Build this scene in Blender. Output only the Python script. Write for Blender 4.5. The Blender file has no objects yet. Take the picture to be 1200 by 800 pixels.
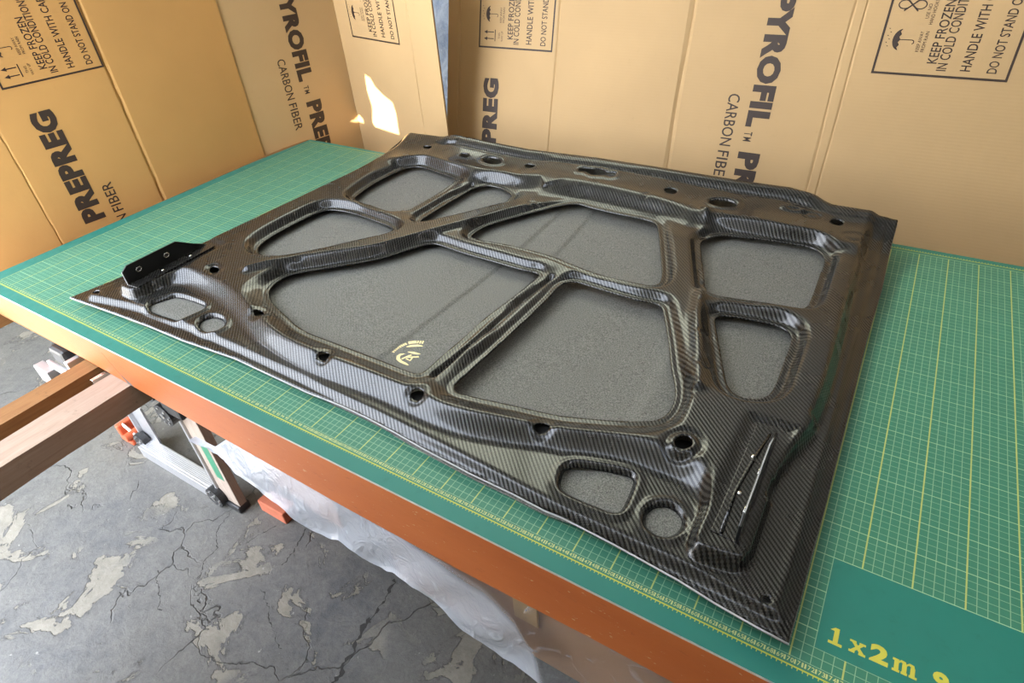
import bpy, bmesh, math, random
import numpy as np
from mathutils import Matrix, Vector

# ------------------------------------------------------------------ camera, world, lights, exposure
S = bpy.context.scene
COL = S.collection
CM = 0.01
cam_data = bpy.data.cameras.new('camera')
cam = bpy.data.objects.new('camera', cam_data)
COL.objects.link(cam)
cam_data.sensor_fit = 'HORIZONTAL'; cam_data.sensor_width = 36.0
cam_data.lens = 717.51 / 1200.0 * 36.0
cam_data.clip_start = 0.02; cam_data.clip_end = 100
RIGHT = Vector((0.85177067, 0.52001305, -0.06382253))
UP = Vector((-0.27298932, 0.54449001, 0.7930999))
BACK = Vector((0.44717303, -0.65811629, 0.60573858))
m = Matrix.Identity(4)
for i in range(3):
    m[i][0] = RIGHT[i]; m[i][1] = UP[i]; m[i][2] = BACK[i]
m.translation = Vector((165.058, -37.928, 65.766)) * CM
cam.matrix_world = m
S.camera = cam

W = bpy.data.worlds.new('overcast_sky'); S.world = W
W.use_nodes = True
wn = W.node_tree.nodes; wl = W.node_tree.links
for n in list(wn): wn.remove(n)
wo = wn.new('ShaderNodeOutputWorld'); bg = wn.new('ShaderNodeBackground')
tc = wn.new('ShaderNodeTexCoord'); sx = wn.new('ShaderNodeSeparateXYZ'); rp = wn.new('ShaderNodeValToRGB')
mr = wn.new('ShaderNodeMapRange')
mr.inputs['From Min'].default_value = -1; mr.inputs['From Max'].default_value = 1
wl.new(tc.outputs['Generated'], sx.inputs[0]); wl.new(sx.outputs['Z'], mr.inputs['Value'])
wl.new(mr.outputs[0], rp.inputs[0]); wl.new(rp.outputs[0], bg.inputs['Color']); wl.new(bg.outputs[0], wo.inputs[0])
cr = rp.color_ramp
cr.elements[0].position = 0.0; cr.elements[0].color = (0.30, 0.27, 0.22, 1)
cr.elements[1].position = 1.0; cr.elements[1].color = (0.74, 0.84, 1.0, 1)
e_ = cr.elements.new(0.49); e_.color = (0.42, 0.38, 0.32, 1)
e_ = cr.elements.new(0.52); e_.color = (0.95, 0.97, 1.0, 1)
bg.inputs['Strength'].default_value = 14.0

# spot standing in for low sun, shaped by an added hole in the shed front
SUN_FROM = Vector((310.0, -560.0, 85.0)) * CM
SUN_TO = Vector((12.5, 116.0, 6.0)) * CM
sd = bpy.data.lights.new('sun_beam_spot', 'SPOT'); sun = bpy.data.objects.new('sun_beam_spot', sd); COL.objects.link(sun)
sun.location = SUN_FROM
sun.rotation_euler = (SUN_TO - SUN_FROM).to_track_quat('-Z', 'Y').to_euler()
sd.energy = 30000.0; sd.color = (1.0, 0.86, 0.66); sd.spot_size = math.radians(4.2); sd.spot_blend = 0.05
sd.shadow_soft_size = 0.012

# high sun on the yard outside, shining along the shed front so that none of it falls indoors
yd = bpy.data.lights.new('yard_sun', 'SUN'); ysun = bpy.data.objects.new('yard_sun', yd); COL.objects.link(ysun)
ysun.rotation_euler = Vector((0.70, -0.06, -0.71)).to_track_quat('-Z', 'Y').to_euler()
yd.energy = 60.0; yd.angle = math.radians(0.5); yd.color = (1.0, 0.95, 0.88)

vs = S.view_settings
S.display_settings.display_device = 'sRGB'
vs.view_transform = 'Standard'; vs.look = 'None'; vs.gamma = 1.0; vs.use_curve_mapping = False
vs.exposure = -0.2
S.cycles.use_denoising = True
S.cycles.max_bounces = 8
S.cycles.sample_clamp_indirect = 6.0

HOOD_DATA = {   # plan outlines in centimetres, table corner as origin
    'outline': [(28.3,2.8),(41.0,3.9),(52.7,4.7),(62.8,5.0),(75.9,6.1),(94.2,5.8),(101.7,6.1),(107.2,6.0),(112.7,5.6),(119.7,4.9),(127.9,4.3),(134.6,4.1),(139.8,3.7),(142.3,3.8),(149.4,3.3),(157.6,2.4),(162.1,1.6),(166.2,1.1),(169.6,0.8),(169.7,6.7),(169.7,12.7),(169.8,19.5),(169.8,27.5),(169.8,46.1),(169.7,57.7),(170.0,74.4),(169.5,94.5)],
    'far': [(169.4,94.0),(165.0,94.2),(157.2,94.5),(153.9,96.1),(148.1,97.4),(139.2,97.4),(131.9,97.7),(116.4,98.3),(102.5,98.4),(83.4,97.4),(71.5,97.9),(59.1,98.5),(56.2,97.1),(44.0,96.6)],
    'left': [(43.5,96.1),(39.6,87.0),(37.4,76.3),(34.4,62.0),(33.4,47.2),(32.8,39.2),(32.5,33.3),(31.4,25.4),(29.6,12.7),(28.0,3.0)],
    'bead_loop': [(31.7,4.9),(37.4,5.5),(46.7,7.1),(68.0,7.9),(88.8,7.5),(96.9,7.1),(108.5,6.7),(119.0,6.0),(128.4,5.3),(139.6,4.3),(149.1,3.9),(157.5,3.7),(163.4,3.1),(167.6,2.9),(168.1,4.0),(168.4,12.7),(168.3,26.6),(168.2,44.5),(168.0,63.7),(167.6,86.8),(167.7,93.1),(166.5,98.5),(156.0,96.5),(140.0,100.0),(101.0,101.0),(60.0,101.0),(41.5,99.0),(40.5,90.0),(39.5,76.0),(37.2,62.0),(36.0,47.0),(35.2,33.0),(33.8,22.0),(32.6,12.0)],
    'foot_loop': [(35.6,8.9),(41.5,7.8),(43.6,9.2),(44.0,12.7),(46.1,15.3),(50.0,15.9),(57.0,15.3),(63.3,13.9),(70.8,11.5),(77.2,9.6),(84.8,8.4),(92.6,7.9),(100.0,8.2),(108.0,8.4),(116.8,7.9),(123.5,8.3),(129.8,9.8),(135.4,11.6),(138.2,12.2),(143.6,14.0),(149.5,14.4),(153.1,14.2),(155.5,12.7),(156.3,10.7),(156.2,8.3),(156.7,6.1),(158.3,4.9),(160.4,5.1),(163.2,6.2),(163.8,8.9),(163.8,13.3),(163.7,19.5),(164.3,23.3),(165.7,27.7),(166.6,31.9),(167.1,38.2),(167.1,47.8),(166.5,67.9),(166.2,83.5),(166.1,90.9),(165.5,97.0),(156.0,96.6),(140.0,100.8),(101.0,101.6),(60.0,101.4),(44.0,99.0),(42.5,90.0),(41.5,76.0),(39.5,62.0),(38.2,47.0),(37.4,34.0),(36.6,22.0),(35.8,12.0)],
    'latch': [(100.2,92.5),(100.6,93.4),(103.8,93.7),(104.3,93.9),(105.6,94.2),(107.3,93.4),(109.8,93.5),(109.9,92.2),(109.0,91.6),(107.6,91.9),(105.6,91.3),(104.4,91.2),(102.1,92.1),(100.7,91.8)],
    'disc': [(164.6,84.3),(164.6,83.7),(164.3,83.1),(163.7,82.6),(163.1,82.4),(162.4,82.5),(161.8,82.8),(161.4,83.3),(161.2,83.9),(161.2,84.6),(161.5,85.2),(162.1,85.6),(162.7,85.9),(163.4,85.8),(164.0,85.5),(164.4,85.0)],
    'bandline': [(52.5,83.5),(56.5,86.0),(77.6,85.5),(87.3,86.2),(93.0,89.0),(97.9,88.8),(111.5,88.5),(122.2,87.1),(133.9,84.4),(147.0,84.4),(156.1,83.1),(161.0,81.1)],
    'ribgroove_EF': [(111.9,17.2),(112.8,28.6),(113.1,42.5),(114.5,51.9)],
    'ribgroove_AC': [(72.6,61.9),(73.7,71.8),(75.9,80.9)],
    'strutL': [(58.3,24.8),(63.9,33.6),(75.6,44.6),(84.0,58.0),(93.6,71.6),(99.2,77.7)],
    'strutR': [(134.5,84.0),(137.5,74.0),(141.5,62.0),(143.8,50.0),(148.0,38.0),(150.0,32.0)],
    'corner_0': [(166.9,4.1),(166.9,3.8),(166.7,3.6),(166.4,3.4),(166.2,3.5),(166.1,3.7),(166.1,4.0),(166.2,4.3),(166.5,4.4),(166.8,4.4)],
    'corner_1': [(33.6,6.5),(33.9,6.2),(33.7,5.8),(33.2,5.6),(32.6,5.5),(32.0,5.7),(31.7,6.0),(31.9,6.4),(32.4,6.6),(33.0,6.7)],
    'pocket_left': [(48.0,8.1),(47.1,9.4),(48.4,12.7),(49.7,13.5),(52.3,13.9),(56.5,14.0),(57.7,13.6),(58.2,12.5),(57.5,9.2),(57.0,8.3),(54.0,8.0),(49.7,7.7)],
    'pocket_right': [(139.6,8.3),(139.1,10.1),(139.5,11.1),(140.4,11.8),(143.4,12.7),(146.2,13.3),(147.4,13.3),(147.9,12.6),(148.2,10.4),(148.3,8.3),(148.0,7.4),(147.0,7.0),(144.3,6.9),(141.6,7.0),(140.3,7.4)],
    'circle_left': [(65.9,11.9),(66.5,11.3),(66.9,10.7),(66.9,10.1),(66.8,9.5),(66.3,9.0),(65.7,8.7),(64.9,8.5),(64.0,8.5),(63.1,8.7),(62.4,9.1),(61.8,9.6),(61.4,10.2),(61.3,10.9),(61.5,11.5),(61.9,12.0),(62.6,12.4),(63.4,12.5),(64.3,12.5),(65.2,12.3)],
    'circle_right': [(155.5,9.2),(155.5,8.5),(155.3,7.8),(155.0,7.3),(154.5,6.8),(153.9,6.6),(153.2,6.5),(152.6,6.7),(152.0,7.0),(151.6,7.6),(151.4,8.2),(151.3,8.9),(151.5,9.6),(151.8,10.2),(152.4,10.7),(153.0,11.0),(153.7,11.0),(154.3,10.8),(154.9,10.4),(155.3,9.9)],
    'op_A': [(51.4,64.2),(50.8,72.4),(52.5,81.0),(54.2,83.3),(57.2,84.4),(64.1,83.3),(68.6,82.5),(70.4,81.1),(70.4,74.7),(69.3,67.0),(68.4,63.8),(64.7,61.4),(58.8,61.9),(53.9,62.3)],
    'op_B': [(51.1,32.9),(48.9,35.3),(48.0,39.8),(48.0,46.4),(48.6,52.7),(50.6,55.7),(56.1,56.8),(63.5,56.3),(70.1,55.4),(71.9,54.2),(71.2,52.0),(67.7,47.3),(63.2,41.1),(59.1,36.1),(55.7,33.1),(53.3,32.3)],
    'op_Cc': [(74.9,61.2),(75.5,69.1),(76.7,76.7),(77.4,79.4),(79.7,81.9),(83.4,82.1),(86.6,80.9),(88.5,79.4),(88.5,76.6),(86.3,73.5),(81.7,67.6),(77.3,62.3),(76.0,61.0)],
    'op_Dd': [(90.1,60.2),(91.3,65.8),(96.9,73.7),(102.0,79.5),(105.4,81.6),(109.6,81.1),(117.2,80.6),(122.7,80.4),(125.0,79.5),(126.7,77.1),(130.8,67.8),(133.7,60.6),(133.5,57.5),(129.3,56.7),(122.1,56.8),(115.9,58.0),(110.4,59.2),(100.8,59.6),(92.8,58.9)],
    'op_E': [(67.3,21.9),(65.8,23.6),(65.0,26.1),(65.8,29.9),(71.8,36.3),(77.9,42.9),(82.1,50.7),(83.8,52.8),(86.0,53.4),(93.3,52.7),(101.1,52.4),(107.8,52.1),(110.6,52.3),(111.9,51.5),(111.9,49.4),(111.3,42.4),(110.4,34.6),(110.3,28.4),(110.0,22.5),(109.9,18.0),(109.3,16.5),(106.9,16.2),(101.3,16.3),(92.4,16.3),(83.2,16.4),(76.3,18.2),(70.5,20.1)],
    'op_F': [(116.7,16.3),(116.3,17.9),(116.7,25.4),(117.1,32.9),(117.5,44.4),(117.4,49.6),(118.2,51.6),(120.1,52.5),(126.1,52.0),(132.2,51.6),(135.4,51.8),(137.2,51.2),(139.1,47.7),(141.8,42.1),(144.5,36.0),(146.7,31.5),(147.6,28.3),(147.6,25.7),(146.8,23.9),(144.8,22.5),(141.5,21.0),(137.5,19.5),(133.4,18.2),(126.8,17.1),(121.2,16.1),(117.8,15.7)],
    'op_G': [(137.0,73.8),(136.5,75.7),(137.0,77.6),(139.3,79.6),(143.4,80.4),(149.1,81.0),(154.7,81.2),(157.1,80.6),(158.6,79.2),(159.5,77.0),(159.6,71.3),(159.7,64.0),(159.4,61.0),(158.3,60.3),(154.1,59.9),(149.2,59.2),(145.6,58.8),(143.3,59.0),(142.3,60.4),(139.9,66.4)],
    'op_Hh': [(146.9,50.8),(146.8,52.1),(147.6,53.0),(150.7,53.6),(155.5,53.9),(157.9,53.1),(158.9,51.8),(159.3,49.4),(159.4,44.4),(159.5,38.4),(159.1,35.9),(158.2,34.6),(156.7,33.9),(155.1,33.9),(153.9,34.8),(152.7,36.8),(149.9,43.5)],
    'hole_0': [(52.4,22.2),(52.9,21.6),(53.0,21.1),(52.7,20.8),(52.0,20.6),(51.2,20.8),(50.5,21.2),(50.0,21.7),(49.9,22.2),(50.2,22.6),(50.9,22.7),(51.7,22.6)],
    'hole_1': [(73.1,16.0),(73.4,15.5),(73.4,15.1),(73.1,14.8),(72.6,14.6),(71.9,14.8),(71.3,15.1),(71.0,15.5),(70.9,16.0),(71.3,16.3),(71.8,16.5),(72.5,16.3)],
    'hole_2': [(93.9,12.4),(94.2,11.9),(94.1,11.5),(93.8,11.1),(93.2,11.0),(92.6,11.1),(92.1,11.4),(91.8,11.9),(91.8,12.3),(92.2,12.7),(92.8,12.8),(93.4,12.7)],
    'hole_3': [(114.1,12.2),(114.3,11.7),(114.2,11.2),(113.8,10.9),(113.2,10.8),(112.7,10.9),(112.2,11.2),(112.0,11.6),(112.2,12.1),(112.5,12.5),(113.1,12.6),(113.7,12.5)],
    'hole_4': [(134.3,15.0),(134.4,14.5),(134.2,14.1),(133.8,13.7),(133.3,13.6),(132.8,13.7),(132.4,14.0),(132.3,14.5),(132.5,15.0),(132.9,15.3),(133.5,15.5),(134.0,15.4)],
    'hole_5': [(152.9,20.2),(153.0,19.5),(152.7,18.9),(152.3,18.5),(151.7,18.4),(151.1,18.6),(150.8,19.1),(150.7,19.8),(151.0,20.4),(151.4,20.9),(152.0,21.0),(152.6,20.7)],
    'far_hole_0': [(55.1,91.8),(55.2,91.4),(54.9,91.1),(54.2,90.9),(53.5,91.0),(52.8,91.3),(52.4,91.6),(52.3,92.1),(52.7,92.4),(53.3,92.5),(54.0,92.5),(54.7,92.2)],
    'far_hole_1': [(68.7,91.0),(68.7,90.4),(68.4,90.0),(67.7,89.8),(66.8,89.9),(66.0,90.2),(65.5,90.7),(65.5,91.3),(65.8,91.7),(66.6,91.8),(67.4,91.8),(68.2,91.4)],
    'far_hole_2': [(78.9,90.7),(78.9,89.9),(78.3,89.2),(77.0,88.9),(75.6,89.0),(74.2,89.5),(73.4,90.3),(73.4,91.1),(74.2,91.7),(75.5,92.0),(76.9,91.9),(78.2,91.4)],
    'far_hole_3': [(88.6,91.2),(88.6,90.7),(88.3,90.3),(87.7,90.1),(86.9,90.2),(86.2,90.5),(85.8,91.0),(85.7,91.5),(86.1,91.9),(86.8,92.0),(87.5,92.0),(88.2,91.7)],
    'far_hole_4': [(125.9,90.5),(125.8,89.9),(125.5,89.4),(124.8,89.2),(124.0,89.3),(123.3,89.7),(122.9,90.4),(122.9,91.0),(123.4,91.4),(124.1,91.6),(124.8,91.5),(125.5,91.1)],
    'far_hole_5': [(139.5,89.2),(139.3,88.3),(138.5,87.5),(137.1,87.1),(135.6,87.2),(134.4,87.9),(133.7,88.8),(133.9,89.7),(134.8,90.3),(136.2,90.6),(137.7,90.5),(138.9,90.0)],
    'far_hole_6': [(160.4,89.5),(160.3,88.8),(159.9,88.3),(159.4,88.1),(158.7,88.2),(158.2,88.7),(157.9,89.3),(158.0,90.0),(158.4,90.4),(159.0,90.6),(159.7,90.4),(160.2,90.0)],
}
TOP = 3.9
CEIL_Z = 300; DOOR_X = 45; DOOR_L = -150
WX0, WX1, WZ0, WZ1 = -340, 70, 110, 285
CRACKS = [((90.3, -10.4), (88.2, 5), 0.75, 0.6), ((88.2, 5), (86, 16), 0.4, 0.5), ((54.2, 16), (57.1, 4.7), 0.22, 0.5), ((43.1, 4.6), (46.1, 12.6), 0.15, 0.4), ((28.7, -12.9), (40.2, -19.2), 0.16, 0.6), ((41.8, -11.7), (30.4, 9.2), 0.14, 0.7), ((74.4, -10.7), (57.6, -2.9), 0.14, 0.6), ((90.3, -10.4), (94, -24), 0.7, 0.6)]

# ------------------------------------------------------------------ helpers
rnd = random.Random(4)

def link(name, me, mat=None, parent=None):
    o = bpy.data.objects.new(name, me); COL.objects.link(o)
    if mat is not None and not me.materials:
        me.materials.append(mat)
    if parent is not None:
        o.parent = parent
    return o

def tag(o, label=None, cat=None, group=None, kind=None):
    if label: o['label'] = label
    if cat: o['category'] = cat
    if group: o['group'] = group
    if kind: o['kind'] = kind
    return o

def thing(name, label, cat, loc=(0, 0, 0), group=None):
    o = bpy.data.objects.new(name, None); COL.objects.link(o)
    o.location = Vector(loc) * CM
    o.empty_display_size = 0.05
    return tag(o, label, cat, group)

class MB:
    """collects shapes, given in centimetres, into one mesh"""
    def __init__(s): s.v = []; s.f = []
    def add(s, vs, fs):
        k = len(s.v); s.v += [tuple(v) for v in vs]; s.f += [tuple(i + k for i in f) for f in fs]; return s
    def box(s, x0, x1, y0, y1, z0, z1, M=None):
        vs = [Vector((x, y, z)) for z in (z0, z1) for x, y in ((x0, y0), (x1, y0), (x1, y1), (x0, y1))]
        if M is not None: vs = [M @ v for v in vs]
        return s.add(vs, [(3, 2, 1, 0), (4, 5, 6, 7), (0, 1, 5, 4), (1, 2, 6, 5), (2, 3, 7, 6), (3, 0, 4, 7)])
    def prism(s, poly, z0, z1, M=None):
        n = len(poly)
        vs = [Vector((x, y, z0)) for x, y in poly] + [Vector((x, y, z1)) for x, y in poly]
        if M is not None: vs = [M @ v for v in vs]
        return s.add(vs, [tuple(range(n - 1, -1, -1)), tuple(range(n, 2 * n))] + [(i, (i + 1) % n, n + (i + 1) % n, n + i) for i in range(n)])
    def tube(s, pts, r, n=10, cap=True):
        pts = [Vector(q) for q in pts]; k0 = len(s.v); vs = []; fs = []
        rs = r if isinstance(r, (list, tuple)) else [r] * len(pts)
        for i, q in enumerate(pts):
            t = (pts[min(i + 1, len(pts) - 1)] - pts[max(i - 1, 0)]).normalized()
            a = t.orthogonal().normalized() if i == 0 else (a - t * a.dot(t)).normalized()
            b = t.cross(a)
            vs += [q + (a * math.cos(2 * math.pi * j / n) + b * math.sin(2 * math.pi * j / n)) * rs[i] for j in range(n)]
        for i in range(len(pts) - 1):
            for j in range(n):
                fs.append((i * n + j, i * n + (j + 1) % n, (i + 1) * n + (j + 1) % n, (i + 1) * n + j))
        if cap:
            fs.append(tuple(range(n - 1, -1, -1))); fs.append(tuple((len(pts) - 1) * n + j for j in range(n)))
        return s.add(vs, fs)
    def cyl(s, c, axis, r, h, n=16):
        c = Vector(c); a = Vector(axis).normalized()
        return s.tube([c - a * h / 2, c + a * h / 2], r, n)
    def build(s, name, mat, parent=None, smooth=False, bevel=0.0, origin=(0, 0, 0)):
        o_ = Vector(origin)
        me = bpy.data.meshes.new(name)
        me.from_pydata([tuple((Vector(v) - o_) * CM) for v in s.v], [], s.f); me.update()
        if bevel:
            bm = bmesh.new(); bm.from_mesh(me)
            es = [e for e in bm.edges if len(e.link_faces) == 2 and e.calc_face_angle(0) > 0.6]
            bmesh.ops.bevel(bm, geom=es, offset=bevel * CM, segments=2, affect='EDGES', profile=0.5)
            bm.to_mesh(me); bm.free()
        if smooth:
            for p_ in me.polygons: p_.use_smooth = True
        o = link(name, me, mat, parent)
        o.location = o_ * CM
        return o

# ------------------------------------------------------------------ materials
class NT:
    def __init__(s, name):
        s.m = bpy.data.materials.new(name); s.m.use_nodes = True
        s.t = s.m.node_tree; s.t.nodes.clear()
        s.out = s.n('ShaderNodeOutputMaterial'); s.b = s.n('ShaderNodeBsdfPrincipled')
        s.t.links.new(s.b.outputs[0], s.out.inputs[0])
    def n(s, k, **kw):
        q = s.t.nodes.new(k)
        for a, v in kw.items(): setattr(q, a, v)
        return q
    def l(s, a, b): s.t.links.new(a, b)
    def set(s, sock, v):
        if isinstance(v, bpy.types.NodeSocket): s.l(v, sock)
        else: sock.default_value = v
    def math(s, op, a, b=None, c=None):
        q = s.n('ShaderNodeMath', operation=op)
        for i, v in enumerate((a, b, c)):
            if v is not None: s.set(q.inputs[i], v)
        return q.outputs[0]
    def mix(s, f, a, b):
        q = s.n('ShaderNodeMix', data_type='RGBA')
        s.set(q.inputs[0], f); s.set(q.inputs[6], a if isinstance(a, bpy.types.NodeSocket) else (*a, 1)); s.set(q.inputs[7], b if isinstance(b, bpy.types.NodeSocket) else (*b, 1))
        return q.outputs[2]
    def pos(s):
        q = s.n('ShaderNodeTexCoord'); x = s.n('ShaderNodeSeparateXYZ'); s.l(q.outputs['Object'], x.inputs[0])
        return q.outputs['Object'], x.outputs[0], x.outputs[1], x.outputs[2]
    def noise(s, vec, scale, detail=4, rough=0.55, dist=0.0):
        q = s.n('ShaderNodeTexNoise'); s.l(vec, q.inputs['Vector'])
        q.inputs['Scale'].default_value = scale; q.inputs['Detail'].default_value = detail
        q.inputs['Roughness'].default_value = rough; q.inputs['Distortion'].default_value = dist
        return q.outputs['Fac']
    def ramp(s, f, stops):
        q = s.n('ShaderNodeValToRGB'); s.l(f, q.inputs[0]); e = q.color_ramp.elements
        while len(e) < len(stops): e.new(0.5)
        for i, (p_, c) in enumerate(stops):
            e[i].position = p_; e[i].color = (*c, 1) if len(c) == 3 else c
        return q.outputs[0]
    def map(s, f, a, b, c=0.0, d=1.0):
        q = s.n('ShaderNodeMapRange'); s.set(q.inputs[0], f)
        for i, v in enumerate((a, b, c, d)): q.inputs[i + 1].default_value = v
        return q.outputs[0]
    def bump(s, h, strength, dist):
        q = s.n('ShaderNodeBump'); s.l(h, q.inputs['Height']); q.inputs['Strength'].default_value = strength
        q.inputs['Distance'].default_value = dist; s.l(q.outputs[0], s.b.inputs['Normal']); return q
    def fin(s, color=None, rough=None, metal=None, spec=None, coat=None, coat_rough=None):
        for k, v in (('Base Color', color), ('Roughness', rough), ('Metallic', metal), ('Specular IOR Level', spec), ('Coat Weight', coat), ('Coat Roughness', coat_rough)):
            if v is None: continue
            if k == 'Base Color' and not isinstance(v, bpy.types.NodeSocket): v = (*v, 1)
            s.set(s.b.inputs[k], v)
        return s.m

def simple(name, color, rough=0.5, metal=0.0, var=0.12, scale=30.0, bump=0.0, coat=0.0):
    t = NT(name); vec, x, y, z = t.pos()
    f = t.noise(vec, scale, 5)
    c = t.mix(f, tuple(max(0, k * (1 - var)) for k in color), tuple(min(1, k * (1 + var)) for k in color))
    if bump: t.bump(t.noise(vec, scale * 6, 4), bump, 0.001)
    return t.fin(c, rough, metal, coat=coat, coat_rough=0.15)

def carbon(name, grain=False):
    t = NT(name); vec, x, y, z = t.pos()
    pitch = 0.0018
    u = t.math('DIVIDE', x, pitch); v = t.math('DIVIDE', y, pitch)
    fu = t.math('FLOOR', u); fv = t.math('FLOOR', v)
    k = t.math('FLOORED_MODULO', t.math('ADD', fu, fv), 4.0)
    warp = t.math('LESS_THAN', k, 1.5)                       # 2x2 twill
    cu = t.math('SUBTRACT', t.math('FRACT', u), 0.5); cv = t.math('SUBTRACT', t.math('FRACT', v), 0.5)
    hu = t.math('SUBTRACT', 1.0, t.math('MULTIPLY', t.math('MULTIPLY', cu, cu), 4.0))
    hv = t.math('SUBTRACT', 1.0, t.math('MULTIPLY', t.math('MULTIPLY', cv, cv), 4.0))
    mxh = t.n('ShaderNodeMix'); t.l(warp, mxh.inputs[0]); t.l(hv, mxh.inputs[2]); t.l(hu, mxh.inputs[3])
    h = mxh.outputs[0]
    col = t.mix(warp, CARB_A, CARB_B)
    if grain:
        g = t.noise(vec, 520, 3, 0.7)
        col = t.mix(t.map(g, 0.35, 0.65), (0.036, 0.036, 0.033), (0.195, 0.195, 0.178))
        hh = t.math('ADD', t.math('MULTIPLY', h, 0.35), t.math('MULTIPLY', g, 1.0))
        t.bump(hh, 0.55, 0.0011)
        return t.fin(col, 0.55, 0.0, 0.5)
    big = t.noise(vec, 14, 3)
    t.bump(h, 0.22, 0.0006)
    return t.fin(col, t.map(big, 0.3, 0.7, 0.24, 0.29), 0.0, t.math('ADD', 0.10, t.math('MULTIPLY', warp, 0.34)), 0.52, 0.12)
CARB_A = (0.003, 0.003, 0.003); CARB_B = (0.022, 0.0215, 0.021)
M_CARBON = carbon('carbon_twill'); M_SKIN = carbon('carbon_peel_ply', True)

def mat_cardboard(name, base):
    t = NT(name); vec, x, y, z = t.pos()
    a = t.noise(vec, 2.2, 5); b = t.noise(vec, 60, 5, 0.7)
    c = t.mix(t.map(a, 0.3, 0.7), tuple(k * 0.90 for k in base), tuple(min(1, k * 1.06) for k in base))
    c = t.mix(t.math('MULTIPLY', t.map(b, 0.62, 0.80), 0.22), c, tuple(k * 0.62 for k in base))
    # flutes of the corrugation show through very faintly
    fl = t.math('SINE', t.math('MULTIPLY', z, 900.0))
    t.bump(t.math('ADD', t.math('MULTIPLY', fl, 0.15), t.math('ADD', b, t.math('MULTIPLY', t.noise(vec, 9, 3), 2.5))), 0.22, 0.0012)
    return t.fin(c, 0.72, 0.0, 0.3)
M_CARD_A = mat_cardboard('cardboard_kraft', (0.444, 0.296, 0.144))
M_CARD_B = mat_cardboard('cardboard_bounce_warm', (0.470, 0.258, 0.085))  # kraft pushed towards orange; warm sun bounce is put into the colour
M_CARDEDGE = simple('cardboard_edge', (0.311, 0.207, 0.096), 0.85, var=0.3, scale=200)
M_INK = simple('print_ink', (0.030, 0.016, 0.010), 0.6, var=0.3, scale=90)
M_YEL = simple('mat_print_yellow', (0.444, 0.414, 0.052), 0.5, var=0.1)
M_NUM = simple('mat_print_number', (0.407, 0.444, 0.185), 0.5, var=0.1)
M_GOLD = simple('gold_transfer', (0.75, 0.62, 0.30), 0.35, var=0.1)
M_ALU = simple('aluminium', (0.488, 0.488, 0.503), 0.38, 0.75, var=0.1, scale=60)
M_BLACKP = simple('black_plastic', (0.018, 0.018, 0.019), 0.42, var=0.3)
M_STEEL = simple('bright_steel', (0.75, 0.74, 0.72), 0.25, 1.0, var=0.05)
M_BRICK = simple('red_brick', (0.36, 0.10, 0.05), 0.85, var=0.25, scale=40, bump=0.4)
M_REDCLAMP = simple('orange_plastic', (0.48, 0.09, 0.035), 0.45)
M_BLACKPAINT = simple('gloss_black_paint', (0.006, 0.006, 0.006), 0.28, var=0.2, coat=0.4)
M_HOLE_SHADE = simple('hole_shade_black', (0.004, 0.004, 0.004), 1.0)  # matte black in place of the shade inside the hood holes
M_EDGE = simple('cut_laminate_edge', (0.42, 0.42, 0.44), 0.35, var=0.2, scale=60)
M_PLASTER = simple('grey_plaster', (0.407, 0.392, 0.355), 0.9, var=0.12, scale=4, bump=0.2)
M_YARD = simple('pale_yard_concrete', (0.50, 0.48, 0.44), 0.9, var=0.15, scale=3)
M_CEIL = simple('pale_ceiling', (0.533, 0.525, 0.488), 0.85, var=0.06, scale=3)

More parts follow.
